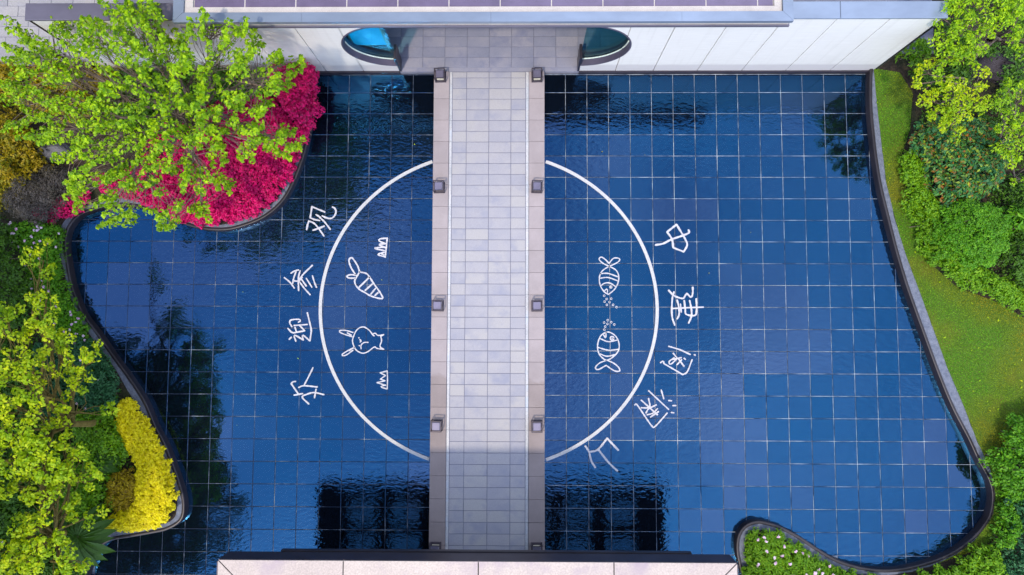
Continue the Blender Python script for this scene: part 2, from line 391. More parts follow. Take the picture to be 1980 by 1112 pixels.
def clump_leaves(C, rc, per, L, aspect=0.55, up=0.6, flat=0.75, Ljit=0.35, shell=0.5, lower=-0.35):
    """leaves on the upper shell of small clumps round the centres C"""
    Mn = len(C)
    rc = np.broadcast_to(np.asarray(rc, float), (Mn,))
    idx = np.repeat(np.arange(Mn), per)
    N = len(idx)
    v = unit(RNG.normal(size=(N, 3)))
    v[:, 2] = np.where(v[:, 2] < lower, -v[:, 2], v[:, 2])
    rad = shell + (1 - shell) * RNG.random(N) ** 0.6
    off = v * (rc[idx] * rad)[:, None]; off[:, 2] *= flat
    pos = C[idx] + off
    nrm = unit(v * 0.6 + np.array([0, 0, up]) + RNG.normal(size=(N, 3)) * 0.32)
    tip = v * np.array([1, 1, 0.25]) + RNG.normal(size=(N, 3)) * 0.55
    ln = L * (1 + Ljit * (RNG.random(N) * 2 - 1))
    return pos, nrm, tip, ln

def in_poly(xy, poly):
    x, y = xy[:, 0], xy[:, 1]; r = np.zeros(len(xy), bool); n = len(poly)
    for i in range(n):
        (x0, y0), (x1, y1) = poly[i], poly[(i + 1) % n]
        c = ((y0 > y) != (y1 > y))
        with np.errstate(divide='ignore', invalid='ignore'):
            r ^= c & (x < (x1 - x0) * (y - y0) / (y1 - y0 + 1e-12) + x0)
    return r
def edge_dist(xy, poly):
    best = np.full(len(xy), 1e9); n = len(poly)
    for i in range(n):
        a = np.array(poly[i]); b = np.array(poly[(i + 1) % n]); ab = b - a
        t = np.clip(((xy - a) @ ab) / (ab @ ab + 1e-12), 0, 1)
        best = np.minimum(best, np.linalg.norm(xy - (a + t[:, None] * ab), axis=1))
    return best
def hexgrid(poly, s, jit=0.45):
    p = np.array(poly); x0, y0 = p.min(0); x1, y1 = p.max(0)
    ys = np.arange(y0, y1 + s, s * 0.866); out_ = []
    for i, y in enumerate(ys):
        xs = np.arange(x0 + (i % 2) * s * 0.5, x1 + s, s)
        out_.append(np.stack([xs, np.full(len(xs), y)], 1))
    g = np.concatenate(out_); g = g + (RNG.random(g.shape) - 0.5) * 2 * jit * s
    return g[in_poly(g, poly)]
_ph = RNG.random((6, 3)) * 6.28; _kk = RNG.normal(size=(6, 3))
def wob(p, k=1.0):
    """smooth pseudo-noise in -1..1 for shaping"""
    p = np.asarray(p, float); r = np.zeros(len(p))
    for i in range(6): r += np.sin(p[:, :2] @ (_kk[i, :2] * k * (1 + 0.5 * i)) + _ph[i, 0])
    return r / 3.2

Z0 = 0.20        # level of the planted beds
def bed_clumps(poly_px, h, s, edge=0.35, z0=Z0, lump=0.25, k=2.0, hole=None):
    poly = PP(poly_px, z0 + 0.65 * h)
    g = hexgrid(poly, s)
    d = edge_dist(g, poly)
    t = np.clip(d / edge, 0, 1)
    z = z0 + h * (0.35 + 0.65 * np.sqrt(np.clip(1 - (1 - t) ** 2, 0, 1))) * (1 + lump * wob(g, k)) + RNG.normal(size=len(g)) * h * 0.05
    C = np.column_stack([g, z])
    if hole is not None: C = C[wob(g + 7.3, hole[1]) > hole[0]]
    return C
def poly_center(C): return (float(C[:, 0].mean()), float(C[:, 1].mean()), Z0)

def shrub(name, label, cat, poly_px, h, s, rc, L, per, mat, group=None, edge=0.35, aspect=0.55, lump=0.25, k=2.0, hole=None,
          flowers=None, stems=10, up=0.6, under=True, part='foliage', kind=None, bark='bark', z0=None):
    """a planted mass: root empty, foliage, a few stems and sometimes blossoms"""
    C = bed_clumps(poly_px, h, s, edge, z0 if z0 is not None else Z0, lump, k, hole)
    o = poly_center(C); root = empty(name, o)
    if label: tag(root, label, cat, group, kind)
    CC = C
    if under:
        low = C.copy(); low[:, 2] = Z0 + (C[:, 2] - Z0) * 0.55; low[:, :2] += RNG.normal(size=(len(C), 2)) * s * 0.4
        CC = np.concatenate([C, low])
    pos, nrm, tip, ln = clump_leaves(CC, rc, per, L, aspect, up)
    link(part, leaf_mesh(part, pos - np.array(o), nrm, tip, ln, aspect), M[mat], root)
    if stems:
        mb = MB()
        for c in C[RNG.choice(len(C), min(stems, len(C)), replace=False)]:
            b = np.array([c[0] + random.uniform(-.15, .15), c[1] + random.uniform(-.15, .15), Z0 - 0.03])
            mb.tube([b - o, (b + c) / 2 - o + RNG.normal(size=3) * 0.02, c - o], [0.014, 0.010, 0.005], 5)
        mb.build('stems', M[bark], root)['kind'] = 'stuff'
    if flowers:
        n, r, fm = flowers
        fc = C[RNG.choice(len(C), min(n, len(C)), replace=False)].copy()
        fc[:, 2] += np.asarray(rc).mean() * 0.8
        fc[:, :2] += RNG.normal(size=(len(fc), 2)) * s * 0.3
        pos, nrm, tip, ln = clump_leaves(fc, r * 0.55, 6, r, 0.9, 1.2, 0.4)
        b = link('blossoms', leaf_mesh('blossoms', pos - np.array(o), nrm, tip, ln, 0.9), M[fm], root); b['kind'] = 'stuff'
    return root

def kmeans(X, k, it=8):
    c = X[RNG.choice(len(X), k, replace=False)].copy()
    for _ in range(it):
        a = np.argmin(((X[:, None] - c[None]) ** 2).sum(2), 1)
        for j in range(k):
            if np.any(a == j): c[j] = X[a == j].mean(0)
    return c, a

def tree(name, label, base, fork_z, C, rc, per, L, mat, bark, trunk_r=0.10, aspect=0.6, limbs=12, group=None, up=0.55, twig_r=0.009, sag=0.25, cat='tree'):
    """trunk from base to a fork, limbs to groups of leaf clumps, a twig to every clump"""
    o = np.array([base[0], base[1], Z0 - 0.05]); root = empty(name, tuple(o)); tag(root, label, cat, group)
    fork = np.array([base[0] + 0.12, base[1] + 0.08, fork_z])
    mb = MB()
    mid = (o + fork) / 2 + np.array([0.06, -0.05, 0])
    mb.tube([o - o, (o * .8 + fork * .2) - o, mid - o, fork - o], [trunk_r * 1.35, trunk_r * 1.05, trunk_r * .95, trunk_r * .8], 10)
    mb.build('trunk', M[bark], root, smooth=True)
    br = MB(); cen, lab = kmeans(C, min(limbs, max(2, len(C) // 5)))
    for j in range(len(cen)):
        mem = C[lab == j]
        if not len(mem): continue
        e = cen[j].copy(); e[2] -= sag * 0.6
        span = np.linalg.norm(e - fork)
        m1 = fork + (e - fork) * 0.35 + np.array([0, 0, 0.10 * span]) + RNG.normal(size=3) * 0.06 * span
        m2 = fork + (e - fork) * 0.7 + np.array([0, 0, 0.06 * span]) + RNG.normal(size=3) * 0.05 * span
        r0 = trunk_r * 0.55
        br.tube([fork - o - (0, 0, 0.05), m1 - o, m2 - o, e - o], [r0, r0 * .7, r0 * .45, r0 * .25], 7)
        for c in mem:
            st = m2 + (e - m2) * random.random() if random.random() < .7 else m1 + (m2 - m1) * random.random()
            q = (st + c) / 2 + RNG.normal(size=3) * 0.06 + np.array([0, 0, -0.05])
            br.tube([st - o, q - o, c - o], [twig_r * 1.5, twig_r, twig_r * .5], 4)
    br.build('branches', M[bark], root, smooth=True)
    pos, nrm, tip, ln = clump_leaves(C, rc, per, L, aspect, up)
    link('crown', leaf_mesh('crown', pos - o, nrm, tip, ln, aspect), M[mat], root)
    return root

def crown_from_px(poly_px, zlo, zhi, s, center_px=None, gap=None, layers=1, k=2.2, dome=1.0, jz=0.18):
    """clump centres filling the crown outline seen in the photograph, on a dome of real height"""
    zm = zlo + 0.55 * (zhi - zlo)
    poly = PP(poly_px, zm); out_ = []
    pc = np.array(P(*center_px, zm)) if center_px else np.array(poly).mean(0)
    ext = np.linalg.norm(np.array(poly) - pc, axis=1).max()
    for ly in range(layers):
        g = hexgrid(poly, s * (1 + 0.15 * ly))
        if gap: g = g[wob(g + 3.1 * ly, k) > gap - 0.25 * ly]
        r = np.clip(np.linalg.norm(g - pc, axis=1) / ext, 0, 1)
        z = zlo + (zhi - zlo) * np.sqrt(np.clip(1 - dome * r * r, 0, 1)) - ly * 0.45 + RNG.normal(size=len(g)) * jz
        # keep each clump on its own line of sight while it moves to its height
        f = ((CAM_H - z) / (CAM_H - zm))[:, None]
        out_.append(np.column_stack([g * f, z]))
    return np.concatenate(out_)


# ================================================================== STRUCTURE
ZW = 0.12      # level of the walkway and pavement
tag(MB().add([(-400, -400, -0.25), (400, -400, -0.25), (400, 400, -0.25), (-400, 400, -0.25)], [(0, 1, 2, 3)]).build('ground', M['soil']), kind='structure')

def smooth_path(pts, step=0.12):
    """Catmull-Rom through the points, evenly resampled"""
    p = [np.array(q, float) for q in pts]; p = [2 * p[0] - p[1]] + p + [2 * p[-1] - p[-2]]
    o = []
    for i in range(1, len(p) - 2):
        for t in np.linspace(0, 1, 14, endpoint=False):
            a, b, c, d = p[i - 1:i + 3]
            o.append(0.5 * ((2 * b) + (c - a) * t + (2 * a - 5 * b + 4 * c - d) * t * t + (3 * b - a - 3 * c + d) * t ** 3))
    o.append(p[-2]); o = np.array(o)
    s = np.concatenate([[0], np.cumsum(np.linalg.norm(np.diff(o, axis=0), axis=1))])
    u = np.arange(0, s[-1], step)
    return np.stack([np.interp(u, s, o[:, 0]), np.interp(u, s, o[:, 1])], 1)
def normals2(path):
    t = np.gradient(path, axis=0); t /= np.linalg.norm(t, axis=1, keepdims=True) + 1e-9
    return np.stack([-t[:, 1], t[:, 0]], 1)

# the water's edge as seen in the photograph, level with the water
LEFT_A = [(612, 128), (611, 180), (606, 228), (600, 270), (590, 310), (575, 350), (553, 390), (520, 420), (480, 438), (440, 447), (393, 444), (347, 430), (308, 414), (270, 402), (225, 400), (175, 413), (157, 424), (144, 440), (138, 456), (136, 476), (139, 501), (144, 532), (151, 560), (170, 607), (196, 641), (227, 686), (257, 727), (287, 773), (308, 822), (326, 856), (341, 893), (354, 930), (363, 967), (359, 1000), (333, 1019), (300, 1027), (260, 1034), (219, 1042), (195, 1062), (182, 1090), (174, 1112), (165, 1160), (160, 1220)]
RIGHT_A = [(1677, 128), (1675, 160), (1675, 207), (1679, 257), (1685, 310), (1694, 364), (1706, 414), (1722, 478), (1737, 530), (1750, 570), (1777, 645), (1805, 721), (1832, 786), (1862, 844), (1882, 887), (1902, 924), (1909, 954), (1905, 988), (1892, 1011), (1872, 1034), (1842, 1058), (1808, 1075), (1775, 1086), (1741, 1094), (1708, 1097), (1675, 1095), (1641, 1088), (1608, 1076), (1574, 1056), (1541, 1034), (1507, 1016), (1480, 1007), (1457, 1004), (1434, 1014), (1422, 1034), (1420, 1061), (1425, 1088), (1432, 1120), (1440, 1180), (1445, 1230)]
edgeL = smooth_path(PP(LEFT_A, 0.03)); edgeR = smooth_path(PP(RIGHT_A, 0.03))

# pool floor: grout bed, tiles one by one, water over them
X_BL, X_BR = -2.385, 0.668       # sides of the walkway
Y_TOP, Y_BOT = 7.30, -7.6
polyL = [tuple(p) for p in edgeL] + [(X_BL, Y_BOT), (X_BL, Y_TOP)]
polyR = [tuple(p) for p in edgeR] + [(X_BR, Y_BOT), (X_BR, Y_TOP)]
def pool_half(side, poly, x_off, cols, x_in, label_water):
    fl = tag(MB().box(min(cols) * TILE - 0.3, x_in, Y_BOT, Y_TOP + 0.02, -0.20, -0.012).build('pool_floor', M['grout_clean'])
             if side < 0 else
             MB().box(x_in, max(cols) * TILE + 0.9, Y_BOT, Y_TOP + 0.02, -0.20, -0.012).build('pool_floor', M['grout']), kind='structure')
    g = 0.0070; protos = {}; cand = []
    for c in cols:
        for r in range(-13, 13):
            x0, x1 = (c + x_off) * TILE, (c + x_off + 1) * TILE
            y0, y1 = (r + 0.306) * TILE, (r + 1.306) * TILE
            y1 = min(y1, Y_TOP)
            if side < 0: x1 = min(x1, X_BL)
            else: x0 = max(x0, X_BR)
            if x1 - x0 < 0.1 or y1 - y0 < 0.1: continue
            s = np.array([(x0 + (x1 - x0) * i / 4, y0 + (y1 - y0) * j / 4) for i in range(5) for j in range(5)])
            vis = in_poly(s, poly).mean() * (x1 - x0) * (y1 - y0)
            if y1 < -5.2: vis *= 0.05
            if vis <= 0.004: continue
            cand.append((vis, x0, x1, y0, y1))
    cand.sort(key=lambda t: -t[0])
    rest = MB()
    for i, (vis, x0, x1, y0, y1) in enumerate(cand):
        w, h = round(x1 - x0, 3), round(y1 - y0, 3)
        if i < 290 and vis > 0.02:
            if (w, h) not in protos:
                protos[(w, h)] = MB().cbox(-w / 2 + g, w / 2 - g, -h / 2 + g, h / 2 - g, -0.012, 0, 0.004).mesh('floor_tile')
            o = link('floor_tile', protos[(w, h)], M['tile'], fl, ((x0 + x1) / 2, (y0 + y1) / 2, random.uniform(-0.0015, 0.0015)))
            o.rotation_euler = (random.gauss(0, 0.0016), random.gauss(0, 0.0016), random.gauss(0, 0.003))
        else:
            rest.cbox(x0 + g, x1 - g, y0 + g, y1 - g, -0.012, 0, 0.004)
    if rest.v: tag(rest.build('cut_floor_tiles', M['tile'], fl), kind='stuff')
    zs = 0.03
    tag(MB().add([(x, y, zs) for x, y in poly], [tuple(range(len(poly)))]).build('water', M['water']), kind='structure')
pool_half(-1, polyL, 0.0, range(-22, -3), X_BL, '')
pool_half(1, polyR, 0.118, range(0, 23), X_BR, '')

# planted beds either side, raised behind the rim
bedL = [tuple(p) for p in edgeL] + [(-12.0, -14), (-26, -14), (-26, 7.44), (-5.7, 7.44)]
bedR = [tuple(p) for p in edgeR] + [(6.5, -14), (26, -14), (26, 7.8), (9.85, 7.8)]
tag(MB().prism(bedL, -0.25, Z0).build('planting_bed_soil', M['soil']), kind='structure')
tag(MB().prism(bedR, -0.25, Z0).build('planting_bed_soil', M['soil']), kind='structure')
def sweep(path, prof, name, mat, sign=1):
    nn = normals2(path) * sign; k = len(prof); vs = []; fs = []
    for p, n in zip(path, nn):
        for (u, z) in prof: vs.append((p[0] + n[0] * u, p[1] + n[1] * u, z))
    for i in range(len(path) - 1):
        for j in range(k - 1):
            fs.append((i * k + j, (i + 1) * k + j, (i + 1) * k + j + 1, i * k + j + 1))
    me = MB().add(vs, fs).mesh(name, True)
    return link(name, me, mat)
PROF = [(-0.012, -0.05), (-0.012, 0.225), (-0.004, 0.238), (0.01, 0.242), (0.052, 0.242), (0.064, 0.236), (0.07, 0.225), (0.07, 0.10)]
def away(path, inside):  # which way the bed lies
    p = path[len(path) // 2] + normals2(path)[len(path) // 2] * 0.3
    return 1 if not in_poly(np.array([p]), inside)[0] else -1
sL, sR = away(edgeL, polyL), away(edgeR, polyR)
tag(sweep(edgeL, PROF, 'pool_kerb_west', M['rim'], sL), kind='structure')
tag(sweep(edgeR, PROF, 'pool_kerb_east', M['rim'], sR), kind='structure')

# gravel margin and lawn on the right
GRAV = [(1690, 132), (1696, 199), (1704, 269), (1714, 352), (1729, 414), (1739, 451), (1753, 495), (1781, 570), (1811, 652), (1832, 710), (1866, 790), (1889, 850), (1915, 907), (1925, 954), (1921, 994), (1905, 1020), (1885, 1045), (1850, 1072), (1812, 1090), (1775, 1102), (1740, 1110), (1708, 1112), (1670, 1112), (1636, 1105), (1600, 1092), (1565, 1074), (1530, 1052), (1500, 1034), (1478, 1026), (1460, 1024), (1446, 1034), (1440, 1060), (1444, 1090), (1452, 1120), (1458, 1190)]
gv = smooth_path(PP(GRAV, Z0 + 0.01))
nR = normals2(edgeR) * sR
inner = (edgeR + nR * 0.06)[3:-3]
wig = gv + normals2(gv) * (wob(gv * 6, 1.0) * 0.018)[:, None]
def strip_mesh(a, b, z, name, mat):
    n = max(len(a), len(b)); ia = np.linspace(0, len(a) - 1, n); ib = np.linspace(0, len(b) - 1, n)
    A = np.stack([np.interp(ia, np.arange(len(a)), a[:, i]) for i in (0, 1)], 1)
    B = np.stack([np.interp(ib, np.arange(len(b)), b[:, i]) for i in (0, 1)], 1)
    vs = [(x, y, z) for x, y in A] + [(x, y, z - 0.006) for x, y in B]
    fs = [(i, i + 1, n + i + 1, n + i) for i in range(n - 1)]
    return tag(MB().add(vs, fs).build(name, mat), kind='structure')
strip_mesh(inner, wig, Z0 + 0.012, 'gravel_margin', M['gravel'])
LAWN = GRAV[:19] + [(1900, 1060), (1955, 1010), (1965, 900), (1965, 850), (2000, 790), (2060, 700), (2040, 640), (1990, 620), (1930, 585), (1850, 555), (1800, 510), (1765, 420), (1740, 310), (1760, 250), (1765, 180), (1740, 140)]
lawn_poly = PP(LAWN, Z0 + 0.02)
tag(MB().prism(lawn_poly, Z0 - 0.02, Z0 + 0.015).build('lawn', M['lawn']), kind='structure')
# left margin: narrow strip of grit behind the rim
nL = normals2(edgeL) * sL
strip_mesh((edgeL + nL * 0.06), (edgeL + nL * (0.20 + 0.05 * wob(edgeL, 1.5))[:, None]), Z0 + 0.012, 'grit_margin', M['gravel'])

# ------------------------------------------------------------------ walkway across the pool
wk = tag(MB().box(X_BL, X_BR, -8.5, 7.345, -0.2, ZW - 0.012).build('walkway', M['mortar']), kind='structure')
xs = [-1.88, -1.487, -0.862, -0.249, 0.158]
slab_proto = {}
def slab(parent, x0, x1, y0, y1, z1, mat, name, g=0.006, th=0.05, jz=0.002):
    key = (name, round(x1 - x0, 3), round(y1 - y0, 3))
    if key not in slab_proto:
        w, h = (x1 - x0) / 2 - g, (y1 - y0) / 2 - g
        slab_proto[key] = MB().cbox(-w, w, -h, h, -th, 0, 0.005).mesh(name)
    o = link(name, slab_proto[key], mat, parent, ((x0 + x1) / 2, (y0 + y1) / 2, z1 + random.uniform(-jz, jz)))
    o.rotation_euler = (random.gauss(0, 0.002), random.gauss(0, 0.002), 0)
    return o
row = 7.168; rows = [7.336]
while row > -7.0: rows.append(row); row -= 0.3034
for a, b in zip(rows[:-1], rows[1:]):
    for i in range(4):
        slab(wk, xs[i], xs[i + 1], b, a, ZW, M['slab'], 'paving_slab')
kr = 7.336; krows = [7.336, 6.869 + 0.0]
kr = 6.567
krows = [7.336, 6.567]
while kr > -7.0: kr -= 0.6068; krows.append(kr)
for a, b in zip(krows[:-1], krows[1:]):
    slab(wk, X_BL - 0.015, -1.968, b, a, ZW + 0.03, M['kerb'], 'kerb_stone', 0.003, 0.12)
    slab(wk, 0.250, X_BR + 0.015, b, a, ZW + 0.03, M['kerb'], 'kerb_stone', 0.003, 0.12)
    slab(wk, -1.962, -1.885, b, a, ZW + 0.004, M['strip'], 'edge_strip', 0.003, 0.06)
    slab(wk, 0.163, 0.245, b, a, ZW + 0.004, M['strip'], 'edge_strip', 0.003, 0.06)

# ------------------------------------------------------------------ pavement behind and beside the entrance wall
pv = tag(MB().box(-26, 11.5, 7.45, 14.0, -0.2, ZW - 0.012).build('pavement', M['mortar']), kind='structure')
# floor of the entrance passage (between the two wall halves) and the forecourt left of the wall
GX0, GX1 = -3.36, 1.64
cols_e = [GX0 - 1.3, GX0 - 0.6, GX0 + 0.02] + [GX0 + 0.02 + 0.62 * i for i in range(1, 9)] + [GX1 + 0.6, GX1 + 1.3]
rows_e = [7.46 + 0.298 * i for i in range(0, 12)]
for i in range(len(cols_e) - 1):
    for j in range(len(rows_e) - 1):
        slab(pv, cols_e[i], cols_e[i + 1], rows_e[j], rows_e[j + 1], ZW, M['entry'], 'floor_slab')
tag(MB().box(GX0, GX1, 7.346, 7.46, -0.2, ZW - 0.004).build('threshold_step', M['entry']), kind='structure')
for j in range(0, 23):
    for i in range(0, 9):
        x = -17.0 + 0.62 * i + (0.31 if j % 2 else 0)
        slab(pv, x, x + 0.62, 7.47 + 0.3 * j, 7.77 + 0.3 * j, ZW, M['paver'], 'paving_slab')

# ================================================================== ENTRANCE BUILDING
YF = 7.36                       # face of the white wall
WTOP = 3.26
eb = empty('entrance_building', (-0.86, YF, 0.1)); tag(eb, 'long white panelled entrance wall with half-round windows and flat canopy roof', 'building')
EO = np.array(eb.location)
def eb_build(mb, name, mat, parent=None, smooth=False):
    mb.v = [tuple(np.array(p) - EO) for p in mb.v]
    o = mb.build(name, mat, parent or eb, smooth=smooth); return o
WZ, WR = 1.70, 1.17             # half-round opening: centre height and radius
def panel(x0, x1, arc=None, name='wall_panel'):
    """white cladding panel; arc = x of the circle's centre where the half-round opening cuts it"""
    g = 0.010; x0 += g; x1 -= g; zb, zt, th = 0.14, WTOP, 0.04
    mb = MB()
    if arc is None:
        mb.box(x0, x1, YF, YF + th, zb, zt)
    else:
        # two pieces of one face outline round the opening: above and below, meeting beyond the circle
        n = 70; xsn = np.linspace(x0, x1, n)
        if arc is not None and x0 < arc - WR < x1: xsn = np.sort(np.append(xsn, [arc - WR + q for q in (0.0, .002, .006)]))
        if arc is not None and x0 < arc + WR < x1: xsn = np.sort(np.append(xsn, [arc + WR - q for q in (0.0, .002, .006)]))
        def half(x): 
            d = abs(x - arc); return math.sqrt(max(WR * WR - d * d, 0)) if d < WR else 0.0
        whole = x0 < arc - WR < x1 or x0 < arc + WR < x1
        for sgn in (1, -1):
            if sgn < 0 and not whole:
                eb_build(mb, name, M['wall']); mb = MB()
            for a, b in zip(xsn[:-1], xsn[1:]):
                ha, hb = half(a), half(b)
                if sgn > 0: q = [(a, WZ + ha), (b, WZ + hb), (b, zt), (a, zt)]
                else: q = [(a, zb), (b, zb), (b, WZ - hb), (a, WZ - ha)]
                vs = [(x, YF, z) for x, z in q] + [(x, YF + th, z) for x, z in q]
                mb.add(vs, [(0, 1, 2, 3), (7, 6, 5, 4), (0, 4, 5, 1), (3, 2, 6, 7)])
    o = eb_build(mb, name, M['wall'])
    if arc is not None:
        bm = bmesh.new(); bm.from_mesh(o.data); bmesh.ops.remove_doubles(bm, verts=bm.verts, dist=1e-5); bm.to_mesh(o.data); bm.free()
    return o
RJ = [GX1, 2.65, 3.70, 4.92, 6.15, 7.37, 8.60, 9.79]
LJ = [GX0, -4.37, -5.42, -6.64, -7.87, -9.09, -10.32, -11.51]
for i in range(7):
    panel(RJ[i], RJ[i + 1], GX1 if i < 2 else None)
    panel(LJ[i + 1], LJ[i], GX0 if i < 2 else None)
# solid body behind the cladding (lower than the windows' reach it stops at the reveal)
for x0, x1, nm in ((2.90, 9.80, 'wall_core'), (-11.52, -4.62, 'wall_core')):
    eb_build(MB().box(x0, x1, YF + 0.042, YF + 0.36, 0.0, WTOP - 0.01), nm, M['dark_metal'])
# foot trim
eb_build(MB().box(GX1, 9.80, YF - 0.05, YF + 0.03, -0.1, 0.137), 'foot_trim', M['dark_metal'])
eb_build(MB().box(-11.52, GX0, YF - 0.05, YF + 0.03, -0.1, 0.137), 'foot_trim', M['dark_metal'])
# end faces
eb_build(MB().box(9.795, 9.85, YF - 0.004, YF + 0.37, 0.0, WTOP + 0.01), 'end_trim', M['dark_metal'])
eb_build(MB().box(-11.57, -11.515, YF - 0.004, YF + 0.37, 0.0, WTOP + 0.01), 'end_trim', M['dark_metal'])
# wall coping left and right of the canopy
def coping(x0, x1, mat):
    mb = MB().cbox(x0, x1, YF - 0.03, YF + 0.38, WTOP + 0.012, WTOP + 0.06, 0.01)
    return eb_build(mb, 'wall_coping', mat)
coping(-11.60, -9.6, M['coping_dark']); coping(-9.595, -7.0, M['coping_dark'])
coping(5.0, 7.4, M['coping']); coping(7.405, 9.87, M['coping'])
# half-round windows
def window(cx, sgn):
    """cx: x of the jamb, sgn -1 opening to the left of it, +1 to the right"""
    D = 0.34
    arcp = [(cx + sgn * WR * math.cos(t), WZ + WR * math.sin(t)) for t in np.linspace(-math.pi / 2, math.pi / 2, 40)]
    mb = MB(); vs = []; fs = []
    for (x, z) in arcp:
        for (r, y) in ((0.988, YF - 0.012), (1.02, YF - 0.012), (1.02, YF + D), (0.988, YF + D)):
            vs.append((cx + (x - cx) * r, y, WZ + (z - WZ) * r))
    for i in range(39):
        for j in range(4):
            a = i * 4 + j; b = i * 4 + (j + 1) % 4; fs.append((a, b, b + 4, a + 4))
    mb.add(vs, fs)
    w = eb_build(mb, 'window', M['reveal'])
    # pane, set back, and its bright lower edge
    yp = YF + 0.20
    pane = MB(); pts = [(cx + (x - cx) * 0.995, z) for x, z in arcp]
    pane.v = [(x, yp, WZ + (z - WZ) * 0.995) for x, z in pts] + [(x, yp + 0.012, WZ + (z - WZ) * 0.995) for x, z in pts]
    k = len(pts); pane.f = [tuple(range(k)), tuple(range(2 * k - 1, k - 1, -1))]
    eb_build(pane, 'pane', M['teal'], w)
    eg = MB(); lower = [(cx + sgn * (WR - 0.03) * math.cos(t), WZ + (WR - 0.03) * math.sin(t)) for t in np.linspace(-math.pi / 2, -0.02, 22)]
    eg.tube([(x, yp - 0.03, z) for x, z in lower], [0.020] * 22, 6)
    eb_build(eg, 'glazing_bead', M['glass_edge'], w, True)
    # jamb: dark metal post closing the wall end below and above the opening
    for z0, z1 in ((0.13, WZ - WR * 0.985), (WZ + WR * 0.985, WTOP)):
        eb_build(MB().box(min(cx, cx - sgn * 0.05), max(cx, cx - sgn * 0.05), YF - 0.014, YF + D, z0, z1), 'jamb', M['dark_metal'])
    # short sill block where the reveal meets the passage
    eb_build(MB().box(min(cx - sgn * 0.052, cx + sgn * 0.02), max(cx - sgn * 0.052, cx + sgn * 0.02), YF - 0.006, YF + D + 0.06, WZ - WR * 0.98, WZ - WR * 0.98 + 0.42), 'jamb_block', M['dark_metal'], w)
window(GX0, -1); window(GX1, 1)
# canopy roof: eaves ledge, coping, pale ledge, violet roof panels
CX0, CX1 = -7.88, 6.14
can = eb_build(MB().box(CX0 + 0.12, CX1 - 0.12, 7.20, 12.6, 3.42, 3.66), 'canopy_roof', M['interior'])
eb_build(MB().cbox(CX0 + 0.03, CX1 + 0.02, 7.085, 7.19, 3.40, 3.475, 0.008), 'eaves_ledge', M['coping_dark'], can)
eb_build(MB().box(CX0 + 0.06, CX1 - 0.02, 7.115, 7.195, 3.478, 3.545), 'eaves_light_strip', M['pale_trim'], can)
eb_build(MB().box(CX0 + 0.03, CX1 - 0.0, 7.13, 7.198, 3.548, 3.64), 'eaves_shadow_gap', M['dark_metal'], can)
cx = [CX0, -6.2, -2.93, 1.35, 5.6, CX1]
sx = [CX0, -4.95, -0.66, 3.64, CX1]
for a, b in zip(sx[:-1], sx[1:]):
    mb = MB(); ya, yb = 7.06, 7.29
    a2 = a + 0.23 if a == CX0 else a; b2 = b - 0.23 if b == CX1 else b
    mb.prism([(a + 0.002, ya), (b - 0.002, ya), (b2 - 0.002, yb), (a2 + 0.002, yb)], 3.665, 3.76)
    eb_build(mb, 'roof_coping', M['coping'], can)
eb_build(MB().prism([(CX1, 7.063), (CX1, 12.6), (CX1 - 0.228, 12.6), (CX1 - 0.228, 7.292)], 3.665, 3.762), 'roof_coping', M['coping'], can)
eb_build(MB().prism([(CX0, 7.063), (CX0 + 0.228, 7.292), (CX0 + 0.228, 12.6), (CX0, 12.6)], 3.665, 3.762), 'roof_coping', M['coping'], can)
eb_build(MB().box(CX0 + 0.235, CX1 - 0.235, 7.295, 7.44, 3.66, 3.70), 'roof_ledge', M['pale_trim'], can)
eb_build(MB().box(CX1 - 0.40, CX1 - 0.235, 7.442, 12.6, 3.66, 3.70), 'roof_ledge', M['pale_trim'], can)
eb_build(MB().box(CX0 + 0.235, CX0 + 0.42, 7.442, 12.6, 3.66, 3.70), 'roof_ledge', M['pale_trim'], can)
px = CX0 + 0.43
while px < CX1 - 0.5:
    e = min(px + 1.166, CX1 - 0.41)
    for (ya, yb) in ((7.46, 8.8), (8.82, 10.2), (10.22, 11.6)):
        eb_build(MB().cbox(px + 0.012, e - 0.012, ya, yb, 3.62, 3.672, 0.006), 'roof_panel', M['roof_panel'], can)
    px = e
eb_build(MB().box(CX0 + 0.43, CX1 - 0.41, 7.445, 12.6, 3.6, 3.664), 'roof_deck', M['pale_trim'], can)
# hall behind: back wall with doors, side walls
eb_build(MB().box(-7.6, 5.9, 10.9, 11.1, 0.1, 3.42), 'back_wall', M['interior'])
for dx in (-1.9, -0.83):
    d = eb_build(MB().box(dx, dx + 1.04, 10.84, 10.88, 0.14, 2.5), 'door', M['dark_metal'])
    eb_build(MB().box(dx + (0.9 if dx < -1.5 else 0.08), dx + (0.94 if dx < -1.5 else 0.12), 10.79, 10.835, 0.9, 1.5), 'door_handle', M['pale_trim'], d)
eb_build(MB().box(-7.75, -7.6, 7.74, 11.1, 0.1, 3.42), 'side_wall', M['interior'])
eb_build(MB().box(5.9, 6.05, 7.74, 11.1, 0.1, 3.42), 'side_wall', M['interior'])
# cyan panel glimpsed through the left window
cb = empty('display_panel', (-3.95, 7.80, ZW)); tag(cb, 'bright cyan lit panel seen through the left half-round window', 'panel')
MB().cbox(-0.50, 0.36, 0.0, 0.05, 0.72, 2.1, 0.008).build('screen', M['cyan'], cb)
MB().box(0.365, 0.41, -0.03, 0.08, 0.0, 2.12).build('side_frame', M['pale_trim'], cb)
MB().box(-0.55, -0.505, -0.03, 0.08, 0.0, 2.12).build('side_frame', M['pale_trim'], cb)
MB().box(-0.50, 0.36, -0.02, 0.07, 0.66, 0.715).build('bottom_rail', M['dark_metal'], cb)

